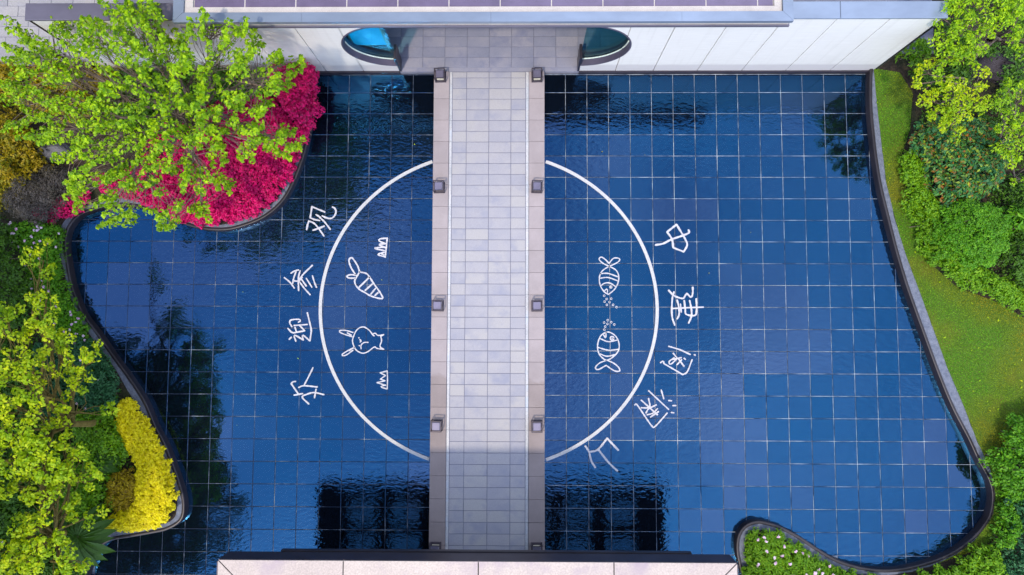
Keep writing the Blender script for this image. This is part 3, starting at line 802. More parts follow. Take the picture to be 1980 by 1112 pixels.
# ================================================================== GATEHOUSE AT THE FOOT OF THE PICTURE
gx0, gx1, gy, gzt, gzb = -6.385, 4.59, -4.755, 3.9, 3.36
gh = empty('gatehouse', (-0.86, -6.5, 0.1)); tag(gh, 'flat-roofed gatehouse with pinkish roof and dark fascia at the walkway end', 'building')
GO = np.array(gh.location)
def gb(mb, name, mat, parent=None):
    mb.v = [tuple(np.array(p) - GO) for p in mb.v]; return mb.build(name, mat, parent or gh)
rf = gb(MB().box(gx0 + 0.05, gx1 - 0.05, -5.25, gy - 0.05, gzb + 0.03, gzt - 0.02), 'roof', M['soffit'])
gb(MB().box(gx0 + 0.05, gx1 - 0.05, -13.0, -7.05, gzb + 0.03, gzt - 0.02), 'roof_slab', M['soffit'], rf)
gb(MB().box(gx0, gx1, gy - 0.045, gy, gzb, gzt - 0.012), 'fascia', M['dark_metal'], rf)
gb(MB().box(gx0 - 0.03, gx0 + 0.045, -13.0, gy - 0.05, gzb, gzt - 0.012), 'fascia', M['dark_metal'], rf)
gb(MB().box(gx1 - 0.045, gx1 + 0.03, -13.0, gy - 0.05, gzb, gzt - 0.012), 'fascia', M['dark_metal'], rf)
seam = [gx0 + 0.01, -3.72, -0.86, 2.0, gx1 - 0.01]
for a, b in zip(seam[:-1], seam[1:]):
    a2 = a + 0.5 if a < -6 else a; b2 = b - 0.5 if b > 4 else b
    gb(MB().prism([(a + 0.012, gy - 0.012), (b - 0.012, gy - 0.012), (b2 - 0.012, gy - 0.5), (a2 + 0.012, gy - 0.5)], gzt - 0.016, gzt + 0.014), 'roof_sheet', M['pink_roof'], rf)
    gb(MB().box(a2 + 0.012, b2 - 0.012, -13.0, -7.05, gzt - 0.016, gzt + 0.012), 'roof_sheet', M['pink_roof'], rf)
gb(MB().prism([(gx0 + 0.005, gy - 0.03), (gx0 + 0.5, gy - 0.51), (gx0 + 0.5, -13), (gx0 + 0.005, -13)], gzt - 0.016, gzt + 0.013), 'roof_sheet', M['pink_roof'], rf)
gb(MB().prism([(gx1 - 0.005, gy - 0.03), (gx1 - 0.5, gy - 0.51), (gx1 - 0.5, -13), (gx1 - 0.005, -13)], gzt - 0.016, gzt + 0.013), 'roof_sheet', M['pink_roof'], rf)
gb(MB().box(-5.25, 3.78, gy - 0.1, gy + 0.02, gzb - 0.16, gzb - 0.03), 'gutter', M['rim'], rf)
nb = 7; bw = 0.34; cell = (gx1 - gx0 - 1.0 - bw) / nb     # unseen panes between dark beams, added to lighten the roof's reflection
for i in range(nb + 1):
    x = gx0 + 0.5 + i * cell
    gb(MB().box(x, x + bw, -7.05, -5.25, gzb + 0.03, gzt - 0.02), 'roof_beam', M['soffit'], rf)
    if i < nb:
        for (ya, yb) in ((-6.05, -5.26), (-7.04, -6.35)):
            gb(MB().box(x + bw + 0.004, x + cell - 0.004, ya, yb, gzt - 0.10, gzt - 0.06), 'added_light_pane', M['frosted'], rf)
        gb(MB().box(x + bw + 0.003, x + cell - 0.003, -6.346, -6.054, gzb + 0.06, gzt - 0.03), 'roof_beam', M['soffit'], rf)
gb(MB().box(-5.9, -2.7, -7.4, -7.15, 0.0, gzb + 0.02), 'wall', M['interior'])
gb(MB().box(1.0, 4.1, -7.4, -7.15, 0.0, gzb + 0.02), 'wall', M['interior'])
for x in (-5.8, -2.85, 1.0, 3.95):
    gb(MB().cbox(x - 0.11, x + 0.11, -7.14, -6.92, 0.0, gzb + 0.01, 0.01), 'column', M['dark_metal'])

# ================================================================== TOWER BLOCK BEHIND (seen in the pool's reflection)
tw = empty('tower_block', (-16.0, 17.0, 0.0)); tag(tw, 'dark tall tower block mirrored in the water left of the walkway', 'building')
MB().box(-17, 12.2, 0.0, 12, -0.2, 50).build('wall', M['tower'], tw)
fl_me = MB().box(-17.2, 12.4, -0.25, -0.01, 0, 0.5).mesh('floor_band')
wn_me = MB().box(0, 1.6, -0.06, -0.012, 0, 1.7).mesh('window')
for f in range(16):
    link('floor_band', fl_me, M['tower'], tw, (0, 0, 2.6 + f * 3.0))
for f in range(9, 16):
    for i in range(7):
        link('window', wn_me, M['tower_glass'], tw, (-5.0 + i * 2.45, 0, 3.6 + f * 3.0))

# ================================================================== MARKINGS ON THE POOL FLOOR
def ribbon(mb, pts, w, z0=-0.004, z1=0.034, jit=0.22, rnd=True):
    """hand-laid stroke: a low bar along the points, width uneven, ends rounded"""
    p = np.array(pts, float)
    if len(p) > 2: q = smooth_path([tuple(a) for a in p], 0.035); q = np.vstack([q, p[-1]])
    else:
        n = max(2, int(np.linalg.norm(p[1] - p[0]) / 0.05)); q = np.linspace(p[0], p[1], n + 1)
    if len(q) < 2: return
    nn = normals2(q); ww = w * 0.5 * (1 + jit * (RNG.random(len(q)) * 2 - 1))
    t0 = q[0] - q[1]; t0 /= np.linalg.norm(t0) + 1e-9; t1 = q[-1] - q[-2]; t1 /= np.linalg.norm(t1) + 1e-9
    q = np.vstack([q[0] + t0 * w * 0.35, q, q[-1] + t1 * w * 0.35]); nn = np.vstack([nn[0], nn, nn[-1]]); ww = np.concatenate([[ww[0] * .5], ww, [ww[-1] * .5]])
    L = q + nn * ww[:, None]; Rr = q - nn * ww[:, None]; n = len(q)
    vs = [(*a, z1) for a in L] + [(*a, z1) for a in Rr] + [(*a, z0) for a in L] + [(*a, z0) for a in Rr]
    fs = []
    for i in range(n - 1):
        fs += [(i, n + i, n + i + 1, i + 1), (i, i + 1, 2 * n + i + 1, 2 * n + i), (n + i, 3 * n + i, 3 * n + i + 1, n + i + 1)]
    fs += [(0, 2 * n, 3 * n, n), (n - 1, 2 * n - 1, 4 * n - 1, 3 * n - 1)]
    mb.add(vs, fs)

def drawing(name, label, cat, org, sc, strokes, w=0.055, group=None, parts=None, circles=(), cr=0.0):
    w = w * 0.86
    def cv(pts): return PP([(org[0] + x / sc, org[1] + y / sc) for x, y in pts], 0.02)
    allp = [q for st in strokes for q in cv(st)] if strokes else [q for c in circles for q in cv([c])]
    o = np.array([*np.mean(np.array(allp), axis=0), 0.0])
    def mk(sts, nm, parent):
        mb = MB()
        for k, st in enumerate(sts): 
            n0 = len(mb.v)
            ribbon(mb, cv(st), w, z1=0.032 + 0.0008 * (k % 5))
        mb.v = [tuple(np.array(v) - o) for v in mb.v]
        return mb.build(nm, M['paint'], parent)
    if parts:
        root = empty(name, tuple(o))
        for nm, sts in parts: mk(sts, nm, root)
    else:
        root = mk(strokes, name, None); root.location = tuple(o)
    tag(root, label, cat, group)
    for c in circles:
        ctr = np.array(cv([c])[0]); pts = [ctr + cr * np.array([math.cos(t), math.sin(t)]) for t in np.linspace(0, 2 * math.pi, 9)]
        mb = MB(); ribbon(mb, pts, w * 0.5); mb.v = [tuple(np.array(v) - o) for v in mb.v]; mb.build('bubble', M['paint'], root)
    return root
def circ(x, y, r, n=9): return [(x + r * math.cos(t), y + r * math.sin(t)) for t in np.linspace(0, 2 * math.pi, n)]
G_T = 'white characters laid out on the pool floor'
A, SA = (540, 380), 5.053
drawing('floor_character', 'white character nearest the magenta flower bed on the pool floor', 'lettering', A, SA, [
    [(445, 152), (320, 100)], [(320, 100), (303, 208)], [(303, 208), (345, 226), (395, 235)], [(360, 178), (405, 205)], [(395, 205), (440, 245), (500, 322)],
    [(420, 190), (460, 208), (505, 215), (540, 190), (555, 148), (542, 116), (520, 103)],
    [(268, 325), (278, 275), (290, 240)], [(290, 240), (340, 262), (385, 312), (437, 386)], [(330, 330), (385, 312), (440, 290)]], 0.05, G_T)
drawing('floor_character', 'white many-stroked character second below the magenta bed, beside the ring', 'lettering', A, SA, [
    [(50, 793), (105, 838), (148, 895)], [(115, 750), (150, 728), (190, 718)], [(165, 732), (142, 800), (132, 850)], [(205, 725), (188, 800), (190, 920)],
    [(325, 672), (240, 755), (195, 812)], [(150, 825), (190, 825), (225, 790)], [(190, 820), (240, 890), (302, 960)], [(215, 805), (265, 875)], [(265, 800), (320, 887)], [(325, 775), (345, 840), (365, 888)]], 0.045, G_T)
B = (540, 580)
drawing('floor_character', 'white character beside the ring, level with the rabbit drawing', 'lettering', B, SA, [
    [(275, 125), (300, 230), (313, 300), (300, 400)], [(300, 400), (235, 345), (228, 362), (237, 392)], [(237, 392), (150, 345), (163, 405)], [(98, 385), (120, 364)],
    [(125, 262), (104, 225), (116, 196), (195, 190), (207, 206), (188, 218)], [(145, 250), (275, 240)], [(85, 278), (130, 320), (190, 312), (250, 302)], [(250, 302), (200, 250)], [(155, 268), (170, 318)]], 0.045, G_T)
drawing('floor_character', 'white character lowest left of the ring, below the rabbit', 'lettering', B, SA, [
    [(330, 662), (290, 745), (245, 830)], [(190, 856), (240, 838), (372, 850)], [(160, 797), (135, 800), (118, 818)], [(118, 818), (150, 865), (187, 918)], [(145, 930), (230, 915)],
    [(290, 1017), (225, 950), (270, 922), (340, 905), (437, 925)], [(360, 872), (345, 957)]], 0.045, G_T)
C_, SC = (1130, 420), 5.056
drawing('floor_character', 'white box-and-stroke character topmost right of the ring', 'lettering', C_, SC, [
    [(900, 72), (808, 145)], [(808, 145), (855, 215), (868, 298)], [(868, 298), (970, 338)], [(970, 338), (1003, 275), (985, 215), (900, 72)],
    [(695, 272), (770, 258), (850, 218), (960, 180), (1022, 152), (1016, 125)]], 0.058, G_T)
drawing('floor_character', 'white wide character right of the ring with five cross strokes', 'lettering', C_, SC, [
    [(822, 715), (880, 770), (960, 795), (982, 770), (1000, 745)], [(1000, 745), (1043, 782), (1058, 740), (1058, 685)], [(875, 730), (858, 800), (855, 960), (882, 1055)],
    [(865, 893), (1000, 885), (1162, 880)], [(905, 810), (920, 870), (925, 950), (905, 995)], [(975, 815), (985, 900), (995, 950), (1080, 960), (1096, 900), (1092, 798)],
    [(1028, 815), (1045, 900), (1045, 970), (1018, 1035)], [(938, 850), (945, 928)]], 0.052, G_T)
D_, SD = (1110, 600), 3.474
drawing('floor_character', 'white open-box character right of the ring, level with the lower fish', 'lettering', D_, SD, [
    [(635, 242), (710, 265), (780, 297)], [(806, 298), (814, 302)], [(580, 352), (598, 341), (603, 358)], [(603, 358), (730, 432)], [(730, 432), (760, 412), (792, 332)],
    [(665, 288), (690, 318)], [(672, 318), (638, 345), (650, 362), (690, 325)], [(660, 330), (720, 318)], [(700, 325), (738, 376)], [(722, 332), (690, 366)], [(738, 322), (748, 330)]], 0.045, G_T)
drawing('floor_character', 'white crowded character with four dashes at the lower right of the ring', 'lettering', D_, SD, [
    [(500, 540), (635, 666)], [(585, 535), (602, 595)], [(635, 606), (655, 608)], [(663, 640), (683, 640)], [(653, 686), (670, 689)],
    [(408, 637), (425, 638), (520, 775), (545, 778), (590, 730), (625, 690)], [(450, 603), (560, 702)], [(500, 592), (506, 650), (450, 655)], [(483, 690), (500, 662), (552, 635)], [(490, 702), (530, 690), (560, 660)], [(513, 717), (567, 680)]], 0.045, G_T)
drawing('floor_character', 'large sparse white character lowest on the right, under the end of the ring', 'lettering', D_, SD, [
    [(75, 912), (100, 950), (115, 1010), (142, 1055)], [(100, 952), (160, 935), (222, 860)], [(222, 860), (297, 940)], [(165, 938), (230, 1020), (290, 1078)]], 0.060, G_T)
drawing('carrot_drawing', 'white outline drawing of a carrot inside the ring', 'drawing', A, SA, [[(785, 738), (740, 820), (900, 970)]], 0.048, parts=[
    ('leaf_outline', [[(745, 765), (700, 690), (682, 635), (690, 606), (712, 600), (738, 632), (768, 682), (785, 735)]]),
    ('leaf_outline', [[(750, 770), (700, 764), (660, 778), (685, 797), (740, 797)]]),
    ('body_outline', [[(785, 738), (850, 752), (880, 785), (930, 860), (980, 930), (1012, 988), (998, 998), (950, 990), (890, 970), (840, 940), (780, 905), (745, 860), (738, 820), (760, 780), (785, 738)]]),
    ('stripes', [[(880, 790), (780, 888)], [(910, 855), (840, 918)], [(942, 897), (895, 955)], [(965, 940), (935, 968)]])])
drawing('grass_drawing', 'white filled grass tuft drawing above the carrot', 'drawing', A, SA, [
    [(1055, 405), (1048, 480), (1035, 595)], [(1055, 407), (985, 415), (977, 435), (1040, 462)], [(1042, 462), (975, 470), (1035, 500)], [(1035, 495), (930, 505), (1030, 530)], [(1030, 545), (963, 567), (1035, 590)], [(1000, 560), (1030, 575)]], 0.045)
drawing('grass_drawing', 'white outlined grass tuft drawing below the rabbit', 'drawing', B, SA, [
    [(1055, 690), (1058, 780), (1055, 870)], [(1055, 692), (985, 712)], [(985, 712), (1040, 738)], [(1040, 738), (988, 774)], [(988, 774), (1035, 790)], [(1035, 790), (955, 808)], [(955, 808), (1042, 835)], [(1042, 832), (992, 848), (1052, 870)]], 0.034)
drawing('rabbit_drawing', 'white outline drawing of a rabbit inside the ring', 'drawing', B, SA, [[(740, 330), (935, 455)]], 0.036, parts=[
    ('body_outline', [[(910, 335), (880, 297), (830, 265), (785, 272), (752, 302), (735, 335), (716, 400), (738, 470), (770, 503), (820, 521), (870, 503), (912, 470), (935, 458)], [(935, 458), (960, 475), (1022, 482)], [(1022, 482), (985, 455), (1000, 400), (992, 355)], [(992, 355), (1022, 338)], [(1022, 338), (965, 347), (940, 325), (912, 338), (930, 352)]]),
    ('ear_outline', [[(722, 318), (650, 298), (590, 300), (600, 320), (650, 340), (712, 360)], [(705, 345), (665, 322)]]),
    ('ear_outline', [[(735, 465), (680, 490), (618, 530), (622, 546), (660, 535), (722, 490)], [(715, 472), (685, 497)]]),
    ('face', [[(776, 368), (781, 372)], [(780, 445), (786, 449)], [(788, 388), (802, 402), (790, 412)], [(800, 478), (800, 442), (830, 416), (870, 415)]])])
drawing('fish_drawing', 'upper white striped fish drawing with two rounded tail lobes', 'drawing', C_, SC, [[(240, 480), (235, 755)]], 0.036, parts=[
    ('body_outline', [[(240, 480), (175, 525), (148, 580), (148, 640), (165, 690), (200, 735), (235, 755)], [(235, 755), (290, 710), (325, 650), (335, 580), (310, 520), (240, 478)]]),
    ('tail_outline', [[(240, 480), (180, 450), (143, 412), (165, 390), (205, 415), (240, 452)], [(240, 452), (285, 402), (342, 405), (336, 432), (290, 460), (240, 480)]]),
    ('stripes', [[(155, 552), (230, 550), (325, 582)], [(155, 597), (230, 590), (325, 622)], [(160, 670), (200, 645), (250, 645), (310, 682)]]),
    ('eye', [circ(258, 683, 11)]), ('mouth', [[(225, 735), (222, 702), (200, 716)]])],
    circles=[(193, 768), (218, 800), (262, 797), (197, 826), (245, 830), (220, 857), (280, 857), (313, 880)], cr=0.028)
fo = lambda L: [((x / SD * SC) + (1110 - 1130) * SC, (y / SD * SC) + (600 - 420) * SC) for x, y in L]
drawing('fish_drawing', 'lower white striped fish drawing with a swept tail below it', 'drawing', C_, SC, [fo([(220, 145), (220, 335)])], 0.038, parts=[
    ('body_outline', [fo([(220, 145), (180, 170), (160, 220), (160, 270), (180, 310), (220, 335), (265, 310), (298, 270), (301, 220), (280, 175), (245, 150), (220, 145)])]),
    ('tail_outline', [fo([(220, 335), (170, 355), (143, 385), (162, 398), (215, 370)]), fo([(215, 370), (270, 406), (305, 408), (300, 385), (265, 355), (220, 335)])]),
    ('stripes', [fo([(175, 190), (230, 211), (290, 200)]), fo([(162, 250), (230, 268), (300, 262)]), fo([(175, 293), (220, 309), (275, 298)])]),
    ('eye', [fo(circ(255, 188, 13)), fo([(253, 187), (257, 189)])]), ('mouth', [fo([(196, 162), (212, 185), (214, 150)])])],
    circles=[(227, 1007), (192, 1030), (224, 1043), (262, 1027), (291, 1050), (203, 1070), (195, 1100)], cr=0.028)

# the broad ring, cut by the walkway into two arcs
RC, RA, RB = (-0.855, 0.742), 4.61, 4.335
def ring_arc(t0, t1, label, clip):
    t = np.linspace(t0, t1, 160)
    root = empty('floor_ring', (RC[0] + math.cos((t0 + t1) / 2) * RA, RC[1], 0)); tag(root, label, 'ring', 'arcs of the white ring')
    o = np.array(root.location)
    for nm, w, z, mat in (('inlay', 0.064, 0.0335, 'ring'), ('edge_line', 0.014, 0.036, 'paint')):
        for off in ((0,) if nm == 'inlay' else (0.0355, -0.0355)):
            a = RA + off; b = RB + off
            pts = np.stack([RC[0] + a * np.cos(t), RC[1] + b * np.sin(t)], 1)
            pts = pts[(pts[:, 0] < X_BL - 0.005) if clip < 0 else (pts[:, 0] > X_BR + 0.005)]
            nn = normals2(pts); h = w / 2; n = len(pts)
            L = pts + nn * h; R_ = pts - nn * h
            vs = [(*q, z) for q in L] + [(*q, z) for q in R_] + [(*q, -0.004) for q in L] + [(*q, -0.004) for q in R_]
            fs = []
            for i in range(n - 1):
                fs += [(i, n + i, n + i + 1, i + 1), (i, i + 1, 2 * n + i + 1, 2 * n + i), (n + i, 3 * n + i, 3 * n + i + 1, n + i + 1)]
            mb = MB().add([tuple(np.array(v) - o) for v in vs], fs); mb.build(nm, M[mat], root)
ring_arc(math.radians(95), math.radians(265), 'left arc of the white ring set in the pool floor', -1)
ring_arc(math.radians(-85), math.radians(85), 'right arc of the white ring set in the pool floor', 1)

# ================================================================== LANTERNS ON THE KERBS
def lantern():
    root = empty('bollard_lantern')
    h = 0.32; a = 0.135; t = 0.011
    MB().cbox(-0.15, 0.15, -0.15, 0.15, 0, 0.035, 0.008).build('base', M['lamp_metal'], root)
    for sx_, sy_ in ((-1, -1), (1, -1), (1, 1), (-1, 1)):
        MB().box(sx_ * a - t, sx_ * a + t, sy_ * a - t, sy_ * a + t, 0.035, h - 0.022).build('post', M['lamp_metal'], root)
    f = MB()
    f.box(-a - t, a + t, -a - t, -a + t, h - 0.022, h); f.box(-a - t, a + t, a - t, a + t, h - 0.022, h)
    f.box(-a - t, -a + t, -a + t, a - t, h - 0.022, h); f.box(a - t, a + t, -a + t, a - t, h - 0.022, h)
    f.build('top_frame', M['lamp_metal'], root)
    MB().box(-0.092, 0.092, -0.092, 0.092, 0.035, 0.205).build('diffuser', M['lamp_glass'], root)
    MB().cbox(-0.108, 0.108, -0.108, 0.108, 0.206, 0.262, 0.014).build('cap', M['lamp_cap'], root)
    return root
def copy_tree(o, parent=None):
    c = o.copy(); COL.objects.link(c); c.parent = parent
    for ch in list(o.children): copy_tree(ch, c)
    return c
proto = None
LY = [(7.17, 'beside the entrance wall'), (4.05, 'level with the top of the ring'), (0.80, 'at mid-span of the walkway'), (-2.41, 'level with the foot of the ring'), (-5.62, 'half under the gatehouse roof edge')]
for sx_, nm in ((-2.212, 'left'), (0.468, 'right')):
    for y, where in LY:
        o = proto or lantern()
        if proto is None: proto = o
        else: o = copy_tree(proto)
        o.location = (sx_, y, ZW + 0.032); o.rotation_euler = (0, 0, random.uniform(-0.035, 0.035))
        tag(o, 'dark square lantern on the %s kerb, %s' % (nm, where), 'lantern', 'lanterns along the walkway kerbs')

# ================================================================== PLANTS
def lm(n, *a, **k): M[n] = leaf_mat(n, *a, **k)
lm('leaf_lime', [(0.08, 0.21, 0.003), (0.25, 0.48, 0.004), (0.40, 0.64, 0.005), (0.55, 0.78, 0.006)], 0.38, 0.5, (0.15, 0.34, 0.004))
lm('leaf_yellowgreen', [(0.26, 0.40, 0.002), (0.44, 0.60, 0.003), (0.66, 0.72, 0.004)], 0.35, 0.6, (0.20, 0.42, 0.004))
lm('leaf_gold', [(0.58, 0.46, 0.001), (0.88, 0.78, 0.002), (0.93, 0.86, 0.003)], 0.25, 0.3, (0.78, 0.70, 0.002))
lm('leaf_oldgold', [(0.16, 0.11, 0.003), (0.36, 0.26, 0.004), (0.55, 0.44, 0.006)], 0.25)
lm('leaf_magenta', [(0.20, 0.0008, 0.045), (0.58, 0.0004, 0.12), (0.76, 0.0005, 0.165), (0.90, 0.001, 0.21)], 0.28, 0.45, (0.54, 0.0004, 0.115))
lm('leaf_green', [(0.05, 0.20, 0.003), (0.10, 0.33, 0.005), (0.20, 0.46, 0.008)], 0.3, 0.5, (0.06, 0.21, 0.004))
lm('leaf_bright', [(0.08, 0.23, 0.002), (0.15, 0.36, 0.004), (0.26, 0.47, 0.006)], 0.3, 0.4, (0.10, 0.25, 0.003))
lm('leaf_dark', [(0.03, 0.10, 0.004), (0.055, 0.165, 0.006), (0.10, 0.24, 0.009)], 0.25, 0.4, (0.045, 0.11, 0.003))
lm('leaf_bluegreen', [(0.014, 0.085, 0.028), (0.026, 0.13, 0.045), (0.06, 0.21, 0.07)], 0.2)
lm('leaf_mixed', [(0.40, 0.13, 0.01), (0.018, 0.11, 0.04), (0.03, 0.17, 0.06), (0.08, 0.26, 0.02), (0.05, 0.20, 0.07), (0.34, 0.44, 0.01)], 0.25)
lm('leaf_greybrown', [(0.045, 0.042, 0.042), (0.085, 0.078, 0.076), (0.12, 0.105, 0.10)], 0.15, 0.5, (0.07, 0.06, 0.025))
lm('leaf_olive', [(0.10, 0.13, 0.003), (0.22, 0.23, 0.003), (0.46, 0.33, 0.005)], 0.3, 0.6, (0.42, 0.28, 0.003))
lm('petal_pink', [(0.62, 0.36, 0.55), (0.78, 0.58, 0.74), (0.82, 0.74, 0.80)], 0.2)
lm('grass_blade', [(0.05, 0.21, 0.001), (0.11, 0.36, 0.002), (0.21, 0.46, 0.002)], 0.3, 0.9, (0.38, 0.30, 0.002), pscale=0.42)
lm('palm_leaf', [(0.02, 0.07, 0.003), (0.04, 0.12, 0.005)], 0.3)

# ---- big lime-green tree at the upper left
T1 = [(0, 160), (14, 100), (40, 62), (62, 50), (110, 92), (98, 24), (150, 12), (188, 30), (195, -12), (262, -12), (322, -8), (325, 60), (352, 82), (372, 12), (430, 4), (432, 60), (470, 34), (502, 60), (507, 108), (540, 96), (582, 128), (560, 168), (532, 190), (525, 228), (552, 245), (578, 290), (540, 312), (500, 316), (452, 300), (440, 330), (446, 360), (412, 350), (407, 380), (402, 425), (382, 412), (342, 440), (316, 442), (310, 420), (270, 422), (240, 425), (210, 442), (200, 412), (150, 408), (132, 392), (140, 340), (172, 322), (130, 312), (100, 302), (60, 275), (38, 205), (-20, 190)]
T1 = [(300 + (a - 300) * 0.955, 200 + (b - 200) * 0.95) for a, b in T1]
C1 = crown_from_px(T1, 2.5, 4.6, 0.33, (330, 210), gap=-0.22, layers=2, k=3.1, dome=0.8)
TIPS = [(30, 62, 2.9), (48, 72, 2.9), (62, 88, 3.0), (78, 104, 3.0), (20, 95, 2.8), (38, 115, 2.9), (105, 40, 3.0), (120, 55, 3.1), (150, 25, 3.2), (165, 62, 3.2), (188, 45, 3.2), (250, 8, 3.5), (262, 30, 3.5), (300, 12, 3.4), (312, 62, 3.3), (345, 72, 3.2), (352, 90, 3.2), (382, 14, 3.4), (400, 30, 3.4), (425, 8, 3.3), (408, 55, 3.4), (455, 40, 3.3), (470, 62, 3.2), (492, 66, 3.1), (500, 95, 3.0), (540, 108, 2.8), (560, 140, 2.7), (575, 125, 2.7), (548, 165, 2.7), (560, 250, 2.6), (572, 285, 2.5), (545, 300, 2.5), (520, 285, 2.6), (515, 200, 2.8), (430, 345, 2.8), (440, 358, 2.7), (400, 415, 2.6), (385, 405, 2.6), (330, 432, 2.6), (320, 440, 2.5), (212, 432, 2.6), (240, 418, 2.6), (150, 398, 2.7), (142, 352, 2.7), (118, 308, 2.8), (50, 262, 2.9), (8, 165, 2.8), (26, 190, 2.8), (30, 240, 2.8), (100, 160, 3.2)]
tp_ = np.array([[*P(a, b, z), z] for a, b, z in TIPS])
C1 = np.concatenate([C1, tp_, tp_ + RNG.normal(size=tp_.shape) * 0.10])
def shoots(C, hub, step=0.15, lift=0.35, n=3):
    """every clump drawn out into a shoot pointing away from the hub"""
    d = C - np.array(hub); d[:, 2] *= 0.4; d = unit(d); d[:, 2] += lift; d = unit(d + RNG.normal(size=C.shape) * 0.38)
    rr = np.concatenate([np.full(len(C), r) for r in (0.145, 0.115, 0.075)[:n]])
    return np.concatenate([C + d * (step * (j - 1)) for j in range(n)]), rr * RNG.uniform(0.8, 1.2, n * len(C))
hub1 = P(400, 240, 2.0); C1, R1 = shoots(C1, (hub1[0], hub1[1], 2.0))
tb = P(418, 262, Z0)
tree('lime_tree', 'lime-green tree with spreading branches over the magenta bed by the wall', (tb[0], tb[1]), 1.7, C1, R1, 17, 0.088, 'leaf_lime', 'bark', 0.085, 0.62, 26, twig_r=0.006)

# ---- magenta planting
MAG = [(250, 330), (300, 250), (380, 215), (470, 180), (530, 190), (560, 240), (580, 255), (576, 300), (553, 352), (512, 398), (460, 424), (408, 436), (340, 424), (282, 394), (245, 378), (200, 372), (180, 340)]
shrub('magenta_flower_bed', 'low magenta flower carpet along the curved pool rim under the lime tree', 'flower bed', MAG, 0.34, 0.12, 0.10, 0.075, 26, 'leaf_magenta', edge=0.2, aspect=0.6, lump=0.18, k=3)
shrub('magenta_shrub', 'taller magenta shrub in the corner against the white wall', 'shrub', [(548, 124), (585, 120), (610, 132), (612, 180), (609, 226), (598, 238), (588, 238), (565, 225), (545, 200), (528, 170), (520, 140)], 0.85, 0.14, 0.13, 0.085, 30, 'leaf_magenta', edge=0.3, aspect=0.6)
shrub('magenta_shrub', 'dark magenta shrub half in the gap between corner shrub and carpet', 'shrub', [(505, 205), (545, 198), (585, 240), (600, 262), (580, 280), (540, 262), (510, 240)], 0.5, 0.15, 0.12, 0.08, 22, 'leaf_magenta', edge=0.3, hole=(-0.1, 3))
shrub('magenta_shrub', 'small magenta clump at the left rim beside the grey-brown shrub', 'shrub', [(62, 410), (105, 390), (150, 370), (172, 380), (160, 400), (140, 414), (118, 426), (75, 424)], 0.32, 0.13, 0.11, 0.075, 24, 'leaf_magenta', edge=0.25, hole=(-0.5, 3))

# ---- left border
shrub('grey_brown_shrub', 'grey-brown twiggy shrub at the left edge above the white-flowered cover', 'shrub', [(2, 392), (18, 362), (45, 340), (85, 318), (120, 322), (140, 345), (135, 385), (110, 405), (98, 428), (60, 428), (28, 415)], 0.75, 0.15, 0.14, 0.05, 60, 'leaf_greybrown', aspect=0.35, edge=0.4, lump=0.3)
shrub('olive_shrub', 'yellow-tipped olive shrub at the left edge under the lime tree', 'shrub', [(-60, 200), (10, 210), (45, 240), (70, 300), (62, 340), (25, 370), (-10, 400), (-60, 400)], 1.0, 0.2, 0.18, 0.09, 34, 'leaf_olive', edge=0.5, lump=0.3)
shrub('olive_shrub', 'shaded olive shrub between the pavement and the lime tree', 'shrub', [(-60, 128), (60, 124), (160, 124), (215, 140), (230, 190), (150, 230), (60, 210), (-60, 200)], 0.6, 0.22, 0.18, 0.09, 26, 'leaf_olive', edge=0.4, lump=0.3)
shrub('dark_shrub', 'dark leafy undergrowth at the foot of the white wall behind the lime tree', 'shrub', [(220, 140), (330, 138), (460, 138), (520, 145), (500, 190), (380, 220), (280, 250), (200, 240)], 0.45, 0.22, 0.17, 0.10, 24, 'leaf_dark', edge=0.4)
def rock(name, label, px_, py_, r, h, sd, mat='rock'):
    x, y = P(px_, py_, Z0 + h * .5); rg = np.random.default_rng(sd); mb = MB(); nl, ns = 10, 14; vs = []
    for i in range(nl):
        f = i / (nl - 1) * math.pi / 2
        for j in range(ns):
            a = 2 * math.pi * j / ns; k = 1 + 0.22 * math.sin(2 * a + sd) + 0.12 * math.sin(5 * a + 3 * f + sd) + rg.normal() * 0.035
            vs.append((r * k * math.cos(f) * math.cos(a), 0.75 * r * k * math.cos(f) * math.sin(a), h * math.sin(f) * (1 + 0.1 * math.sin(3 * a)) - 0.05))
    fs = [(i * ns + j, i * ns + (j + 1) % ns, (i + 1) * ns + (j + 1) % ns, (i + 1) * ns + j) for i in range(nl - 1) for j in range(ns)]
    o = mb.add(vs, fs).build(name, M[mat], None, (x, y, Z0)); tag(o, label, 'rock'); return o
rock('garden_rock', 'grey boulder between the olive shrub and the grey-brown shrub', 100, 292, 0.42, 0.55, 1)
rock('garden_rock', 'dark boulder shape filling the gap under the yellow-green trees at the upper right', 1935, 125, 0.75, 0.5, 2, 'gap_rock')  # dark form added where a dark gap lies between the trees
GC = [(18, 436), (60, 430), (115, 436), (116, 470), (118, 520), (124, 556), (138, 592), (158, 628), (172, 654), (188, 684), (160, 690), (100, 640), (70, 600), (60, 540), (40, 490)]
shrub('flowering_ground_cover', 'bright green ground cover dotted with white-pink flowers left of the pool', 'ground cover', GC, 0.30, 0.13, 0.11, 0.075, 28, 'leaf_green', edge=0.25, aspect=0.42, flowers=(60, 0.055, 'petal_pink'))
shrub('dark_hedge', 'dark green hedge at the left edge beside the flowering cover', 'hedge', [(-60, 430), (18, 440), (36, 500), (58, 545), (62, 600), (30, 640), (-60, 640)], 0.9, 0.19, 0.17, 0.08, 30, 'leaf_dark', edge=0.4)
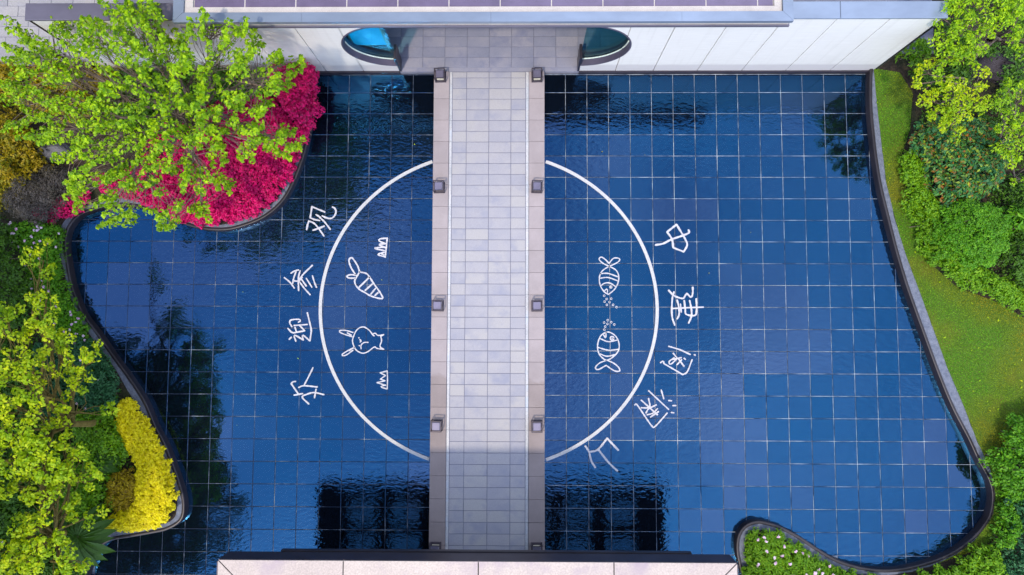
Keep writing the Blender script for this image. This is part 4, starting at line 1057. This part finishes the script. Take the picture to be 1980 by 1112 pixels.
shrub('blue_green_shrub', 'blue-green shrub beside the dark rim above the yellow bed', 'shrub', [(128, 650), (168, 656), (194, 692), (218, 730), (222, 760), (215, 785), (180, 800), (150, 780), (125, 720)], 0.55, 0.14, 0.12, 0.075, 34, 'leaf_bluegreen', edge=0.3, aspect=0.4, flowers=(5, 0.05, 'petal_pink'))
shrub('blue_green_shrub', 'blue-green shrub in shade among the yellow-green branches', 'shrub', [(70, 660), (125, 660), (140, 730), (150, 800), (110, 830), (70, 800), (60, 720)], 0.5, 0.16, 0.13, 0.075, 28, 'leaf_bluegreen', edge=0.3, aspect=0.4)
YB = [(230, 780), (248, 770), (266, 792), (288, 824), (305, 852), (318, 892), (331, 930), (340, 966), (333, 992), (318, 1010), (296, 1022), (258, 1025), (200, 1026), (196, 1016), (226, 992), (254, 986), (264, 960), (262, 922), (270, 905), (258, 888), (240, 850), (224, 828)]
shrub('yellow_flower_bed', 'vivid yellow planting along the curved rim at the lower left', 'flower bed', YB, 0.36, 0.10, 0.08, 0.075, 30, 'leaf_gold', edge=0.2, aspect=0.5, lump=0.15, k=3, up=0.9)
shrub('golden_shrub', 'small old-gold shrub enclosed by the yellow planting', 'shrub', [(212, 922), (238, 912), (258, 925), (266, 960), (255, 982), (225, 988), (203, 980), (208, 950)], 0.5, 0.12, 0.10, 0.05, 44, 'leaf_oldgold', edge=0.25)
shrub('green_shrub', 'mid-green shrub left of the yellow planting', 'shrub', [(150, 800), (200, 790), (228, 830), (240, 880), (215, 910), (170, 900), (140, 860)], 0.6, 0.16, 0.14, 0.075, 30, 'leaf_bright', edge=0.35)
shrub('green_shrub', 'mid-green shrub between golden shrub and left tree', 'shrub', [(125, 900), (180, 905), (205, 940), (200, 1000), (160, 1025), (120, 1000), (105, 950)], 0.9, 0.17, 0.15, 0.075, 34, 'leaf_bright', edge=0.4)
shrub('dark_shrub', 'dark broad-leaved undergrowth at the bottom left corner', 'shrub', [(-60, 930), (40, 930), (110, 960), (130, 1030), (150, 1112), (100, 1180), (-60, 1180)], 0.4, 0.2, 0.16, 0.11, 24, 'leaf_dark', edge=0.3, flowers=(3, 0.07, 'petal_pink'))
shrub('dark_shrub', 'dark undergrowth below the left yellow-green tree', 'shrub', [(-60, 640), (40, 640), (70, 700), (80, 800), (130, 850), (110, 930), (-60, 930)], 0.4, 0.22, 0.17, 0.09, 24, 'leaf_dark', edge=0.3)

# yellow-green trees at the lower left: separate sprays of foliage on open branches
def sprays(lst, s=0.2):
    o = []
    for (x, y, r, z) in lst:
        c = np.array(P(x, y, z)); k = r / 82.0; n = max(3, int((k / s) ** 2 * 3.1))
        t = RNG.random(n) * 6.28; q = np.sqrt(RNG.random(n)) * k
        o.append(np.column_stack([c[0] + q * np.cos(t), c[1] + q * np.sin(t), z + RNG.normal(size=n) * 0.12 - (q / k) ** 2 * 0.15]))
    return np.concatenate(o)
SA1 = [(15, 745, 42, 4.2), (35, 700, 30, 4.0), (40, 790, 38, 4.3), (5, 620, 30, 3.6), (25, 590, 18, 3.4), (75, 700, 26, 3.6), (72, 740, 18, 3.5), (100, 630, 32, 3.4), (115, 660, 24, 3.3), (75, 612, 20, 3.2), (62, 570, 22, 3.2), (85, 585, 18, 3.1), (145, 695, 28, 3.4), (170, 682, 20, 3.3), (148, 738, 24, 3.2), (125, 790, 24, 3.2), (110, 815, 20, 3.2), (20, 850, 40, 4.4), (60, 865, 30, 4.2), (10, 900, 36, 4.3), (50, 640, 14, 3.3), (45, 655, 12, 3.3), (200, 800, 16, 2.6), (85, 520, 16, 2.8), (60, 500, 14, 2.7), (70, 480, 14, 2.7)]
b1 = P(70, 800, Z0); cA = sprays(SA1)
tree('yellow_green_tree', 'bright yellow-green open tree at the left edge above the blue-green shrubs', (-11.2, -2.3), 1.7, cA, RNG.uniform(0.10, 0.17, len(cA)), 30, 0.080, 'leaf_yellowgreen', 'bark_yellow', 0.09, 0.6, 16, 'yellow-green trees at the lower left')
SA2 = [(75, 895, 34, 4.0), (110, 900, 26, 3.8), (130, 860, 24, 3.6), (150, 880, 20, 3.4), (75, 950, 32, 4.0), (30, 1000, 14, 3.9), (10, 955, 24, 4.0), (40, 930, 20, 3.9), (110, 930, 26, 3.5), (165, 925, 22, 3.2), (150, 985, 24, 3.2), (175, 1000, 18, 3.0), (30, 1045, 26, 4.0), (75, 1030, 34, 4.1), (20, 1085, 34, 4.2), (60, 1075, 30, 4.0), (110, 1075, 24, 3.8), (120, 1100, 22, 3.7), (145, 1098, 16, 3.4), (0, 1110, 30, 4.0), (40, 1115, 20, 3.9), (105, 1040, 18, 3.8)]
cB = sprays(SA2)
tree('yellow_green_tree', 'spreading yellow-green tree in the bottom left corner beside the fan palm', (-11.5, -5.0), 1.7, cB, RNG.uniform(0.10, 0.17, len(cB)), 30, 0.080, 'leaf_yellowgreen', 'bark_yellow', 0.09, 0.6, 16, 'yellow-green trees at the lower left')

# fan palms
def fan_palm(name, label, px_, py_, z, rad, blades, tilt, seed, fill=(0, 2 * math.pi)):
    rg = random.Random(seed); x, y = P(px_, py_, z); root = empty(name, (x, y, Z0)); tag(root, label, 'palm')
    MB().tube([(0, 0, -0.05), (0.02, 0.01, (z - Z0) * .6), (0, 0, z - Z0)], [0.07, 0.06, 0.05], 8).build('trunk', M['bark'], root)
    for i in range(blades):
        a = fill[0] + (fill[1] - fill[0]) * (i + 0.5) / blades + rg.uniform(-.05, .05)
        L = rad * rg.uniform(0.85, 1.08); mb = MB(); n = 7; vs = []; fs = []
        dx, dy = math.cos(a), math.sin(a)
        for k in range(n):
            t = k / (n - 1); w = 0.5 * L * (fill[1] - fill[0]) / blades * 1.15 * (math.sin(min(t * 1.5, 1.57)) if t < 0.7 else max(0.02, (1 - t) / 0.3) * 0.92)
            zz = z - Z0 + 0.12 * math.sin(t * 3.0) - 0.35 * t * t * tilt
            for sgn, dz in ((-1, 0.0), (0, -0.05 * (1 - abs(t - .5))), (1, 0.0)):
                vs.append((dx * L * t - dy * w * sgn, dy * L * t + dx * w * sgn, zz + dz))
        for k in range(n - 1):
            for j in (0, 1): fs.append((k * 3 + j, k * 3 + j + 1, (k + 1) * 3 + j + 1, (k + 1) * 3 + j))
        mb.add(vs, fs).build('frond', M['palm_leaf'], root)
    return root
fan_palm('fan_palm', 'dark green fan palm leaning over the rim at the bottom left', 150, 1040, 1.3, 0.85, 19, 1.0, 3)
fan_palm('fan_palm', 'small dark fan palm in shade beside the golden shrub', 196, 893, 0.8, 0.45, 13, 1.0, 4)

# ---- right side
shrub('clipped_hedge', 'light green clipped hedge along the lawn below the mixed-leaf shrub', 'hedge', [(1742, 305), (1762, 290), (1790, 330), (1805, 390), (1812, 440), (1850, 490), (1905, 525), (1985, 560), (2040, 580), (2040, 625), (1975, 602), (1930, 578), (1880, 556), (1840, 535), (1800, 498), (1782, 460), (1765, 410), (1752, 360)], 0.55, 0.13, 0.12, 0.065, 34, 'leaf_bright', edge=0.25)
shrub('mixed_leaf_shrub', 'rounded shrub with dark glossy leaves flecked orange at the right', 'shrub', [(1778, 240), (1830, 228), (1890, 230), (1940, 250), (1950, 310), (1925, 360), (1880, 390), (1835, 400), (1808, 370), (1795, 320), (1775, 290)], 1.15, 0.17, 0.15, 0.10, 32, 'leaf_mixed', edge=0.5, aspect=0.5, lump=0.15)
shrub('round_green_shrub', 'dense round green shrub below the mixed-leaf shrub', 'shrub', [(1812, 405), (1860, 385), (1915, 395), (1945, 430), (1945, 480), (1920, 515), (1870, 522), (1825, 500), (1800, 455)], 1.1, 0.14, 0.12, 0.055, 46, 'leaf_green', edge=0.5, lump=0.12)
shrub('dark_shrub', 'dark shrubs at the right edge behind the round green shrub', 'shrub', [(1940, 360), (2040, 330), (2040, 580), (1970, 545), (1945, 510), (1958, 450)], 0.8, 0.18, 0.16, 0.08, 30, 'leaf_dark', edge=0.4)
shrub('leafy_plant', 'small bright green broad-leaved plant at the right edge', 'plant', [(1940, 415), (1960, 405), (1985, 410), (1988, 440), (1962, 445)], 1.25, 0.16, 0.14, 0.16, 14, 'leaf_green', edge=0.2, aspect=0.35)
shrub('fern', 'feathery green fern at the foot of the white wall end', 'plant', [(1752, 82), (1775, 70), (1792, 85), (1790, 112), (1765, 118), (1748, 105)], 0.5, 0.16, 0.14, 0.13, 18, 'leaf_bright', edge=0.2, aspect=0.25)
shrub('dark_shrub', 'dark mixed undergrowth below the yellow-green trees at the upper right', 'shrub', [(1765, 130), (1800, 60), (1850, 20), (2040, -30), (2040, 330), (1955, 330), (1945, 250), (1890, 228), (1800, 235), (1775, 200)], 0.45, 0.24, 0.18, 0.09, 24, 'leaf_dark', edge=0.4, hole=(-0.2, 1.6))
TR1 = [(1850, 40, 34, 3.4), (1885, 20, 34, 3.5), (1930, 10, 34, 3.6), (1965, 30, 30, 3.6), (1835, 80, 26, 3.1), (1870, 75, 30, 3.3), (1905, 70, 26, 3.4), (1945, 60, 26, 3.4), (1975, 75, 20, 3.4), (1850, 115, 24, 2.9), (1880, 110, 20, 3.0), (1825, 130, 18, 2.8), (1860, 10, 24, 3.4), (1910, -20, 36, 3.5), (1975, -10, 32, 3.5), (1990, 110, 26, 3.4), (1845, -5, 22, 3.3)]
cC = sprays(TR1, 0.19)
tree('yellow_green_tree', 'bright green feathery tree in the upper right corner', (12.1, 7.6), 1.4, cC, RNG.uniform(0.10, 0.17, len(cC)), 30, 0.075, 'leaf_lime', 'bark', 0.08, 0.5, 14, 'trees at the upper right')
TR2 = [(1775, 145, 20, 2.6), (1800, 130, 16, 2.6), (1795, 185, 22, 2.6), (1825, 200, 26, 2.7), (1845, 225, 22, 2.6), (1800, 215, 18, 2.5), (1865, 190, 24, 2.8), (1885, 215, 24, 2.8), (1825, 160, 18, 2.7), (1855, 155, 20, 2.9), (1900, 180, 22, 2.9), (1875, 245, 16, 2.6), (1835, 245, 12, 2.5), (1905, 145, 18, 2.9)]
cD = sprays(TR2, 0.18)
tree('yellow_green_tree', 'yellow-tipped tree between the lawn and the mixed-leaf shrub', (11.4, 6.2), 1.2, cD, RNG.uniform(0.10, 0.16, len(cD)), 30, 0.07, 'leaf_yellowgreen', 'bark', 0.07, 0.55, 12, 'trees at the upper right')
TR3 = [(1960, 170, 22, 2.9), (1945, 205, 22, 2.8), (1975, 220, 22, 2.8), (1950, 245, 20, 2.7), (1970, 275, 22, 2.7), (1985, 310, 20, 2.6), (1960, 300, 16, 2.6), (1975, 345, 16, 2.5), (1935, 275, 12, 2.6), (1995, 180, 24, 2.8), (2000, 250, 26, 2.8)]
cE = sprays(TR3, 0.18)
tree('yellow_green_tree', 'light green tree at the right edge beside the mixed-leaf shrub', (12.3, 4.9), 1.2, cE, RNG.uniform(0.10, 0.16, len(cE)), 30, 0.075, 'leaf_lime', 'bark', 0.07, 0.45, 10, 'trees at the upper right')
shrub('border_shrub', 'dark green shrubs at the right edge below the lawn', 'shrub', [(1940, 850), (1965, 810), (2040, 780), (2040, 980), (1965, 960), (1938, 930), (1925, 890)], 0.9, 0.17, 0.15, 0.08, 32, 'leaf_green', edge=0.4)
shrub('border_shrub', 'dark blue-green shrub in the far lower right corner', 'shrub', [(1955, 960), (2040, 970), (2040, 1180), (1900, 1180), (1940, 1090), (1965, 1040)], 0.7, 0.17, 0.15, 0.08, 28, 'leaf_bluegreen', edge=0.4)
shrub('border_shrub', 'mid-green shrub hugging the rim at the right bend of the pool', 'shrub', [(1940, 905), (1960, 925), (1974, 970), (1970, 1030), (1948, 1062), (1926, 1058), (1936, 1010), (1944, 960)], 0.55, 0.15, 0.13, 0.07, 32, 'leaf_green', edge=0.3)
shrub('border_shrub', 'bright green shrub behind the rim at the lower right', 'shrub', [(1745, 1120), (1790, 1108), (1845, 1090), (1892, 1060), (1925, 1062), (1940, 1095), (1920, 1180), (1740, 1180)], 0.5, 0.15, 0.13, 0.075, 34, 'leaf_bright', edge=0.3)
shrub('flowering_ground_cover', 'green ground cover with pink flowers in the rounded bed at the bottom', 'ground cover', [(1452, 1032), (1475, 1022), (1505, 1030), (1540, 1052), (1575, 1078), (1610, 1098), (1640, 1110), (1720, 1125), (1720, 1190), (1450, 1190), (1440, 1112), (1446, 1070)], 0.30, 0.12, 0.10, 0.075, 28, 'leaf_bright', edge=0.25, aspect=0.4, flowers=(70, 0.06, 'petal_pink'))

# ---- tall trees just outside the picture, seen as dark reflections in the left half of the pool
def tall_tree(label, x, y, h, r, seed):
    rg = np.random.default_rng(seed); n = 520
    v = rg.normal(size=(n, 3)); v /= np.linalg.norm(v, axis=1, keepdims=True)
    q = rg.random(n) ** 0.45
    C = np.column_stack([x + v[:, 0] * q * r, y + v[:, 1] * q * r, h - 0.40 * h + v[:, 2] * q * 0.40 * h])
    C[:, 2] = np.maximum(C[:, 2], 0.30 * h)
    tree('tall_tree', label, (x, y), 0.33 * h, C, rg.uniform(0.25, 0.42, n), 26, 0.20, 'leaf_dark', 'bark', 0.16, 0.6, 14, 'tall trees beyond the left edge', twig_r=0.015)
tall_tree('tall dark tree beyond the left edge, mirrored level with the lowest character', -15.4, -3.0, 12.5, 2.9, 5)
tall_tree('tall dark tree beyond the left edge, mirrored near the gatehouse', -15.0, -8.0, 15.0, 3.3, 6)
tall_tree('tall dark tree beyond the left edge, mirrored between its two neighbours', -15.3, -5.6, 14.0, 2.8, 8)

# ---- grass on the lawn
lp = PP(LAWN, Z0 + 0.03); g = hexgrid(lp, 0.030, 0.6)
N = len(g); pos = np.column_stack([g, np.full(N, Z0 + 0.028)])
nr = np.column_stack([RNG.normal(size=(N, 2)) * 0.6, np.full(N, 0.8)])
tp = np.column_stack([RNG.normal(size=(N, 2)), np.full(N, 0.8)])
tag(link('grass', leaf_mesh('grass', pos, nr, tp, RNG.uniform(0.03, 0.06, N), 0.28, 0.1), M['grass_blade']), 'short mown grass covering the lawn by the pool', 'grass', kind='stuff')

# ---- low undergrowth in the gaps of the beds
def undergrowth(poly_px, s, label, mat, gapk):
    C = bed_clumps(poly_px, 0.14, s, 0.3); C = C[wob(C[:, :2], 1.3) > gapk]
    pos, nrm, tip, ln = clump_leaves(C, 0.14, 14, 0.08, 0.5, 0.7)
    tag(link('undergrowth', leaf_mesh('undergrowth', pos, nrm, tip, ln, 0.5), M[mat]), label, 'undergrowth', kind='stuff')
undergrowth([(-60, 420), (130, 430), (130, 560), (230, 740), (300, 900), (300, 1000), (170, 1060), (150, 1150), (-60, 1150)], 0.24, 'low dark undergrowth between the shrubs of the left bed', 'leaf_dark', -0.2)
undergrowth([(1780, 120), (2040, 60), (2040, 620), (1850, 540), (1770, 420), (1790, 250)], 0.24, 'low dark undergrowth between the shrubs of the right bed', 'leaf_dark', -0.2)
undergrowth([(1930, 840), (2040, 760), (2040, 1160), (1760, 1160), (1890, 1060), (1930, 980)], 0.24, 'low dark undergrowth in the lower right bed', 'leaf_dark', -0.2)

# ---- litter: a few leaves fallen on the lawn, the water and the walkway
def litter(label, poly_px, n, z, mat, L=0.07):
    poly = PP(poly_px, z); a = np.array(poly); q = RNG.uniform(a.min(0), a.max(0), (n * 4, 2)); q = q[in_poly(q, poly)][:n]; k = len(q)
    pos = np.column_stack([q, np.full(k, z + 0.004)]); nr = np.column_stack([RNG.normal(size=(k, 2)) * 0.15, np.ones(k)])
    tp = np.column_stack([RNG.normal(size=(k, 2)), np.zeros(k)])
    tag(link('fallen_leaves', leaf_mesh('fallen_leaves', pos, nr, tp, RNG.uniform(0.5, 1.2, k) * L, 0.5, 0.1), M[mat]), label, 'leaves', kind='stuff')
litter('fallen yellow leaves scattered on the lawn', LAWN, 60, Z0 + 0.05, 'leaf_yellowgreen')
litter('few yellow-green leaves floating on the left half of the pool', [(150, 450), (560, 440), (820, 200), (820, 900), (400, 900)], 6, 0.034, 'leaf_yellowgreen', 0.045)
litter('few fallen leaves floating on the right half of the pool', [(1070, 200), (1640, 200), (1800, 800), (1600, 980), (1070, 880)], 6, 0.034, 'leaf_oldgold', 0.045)
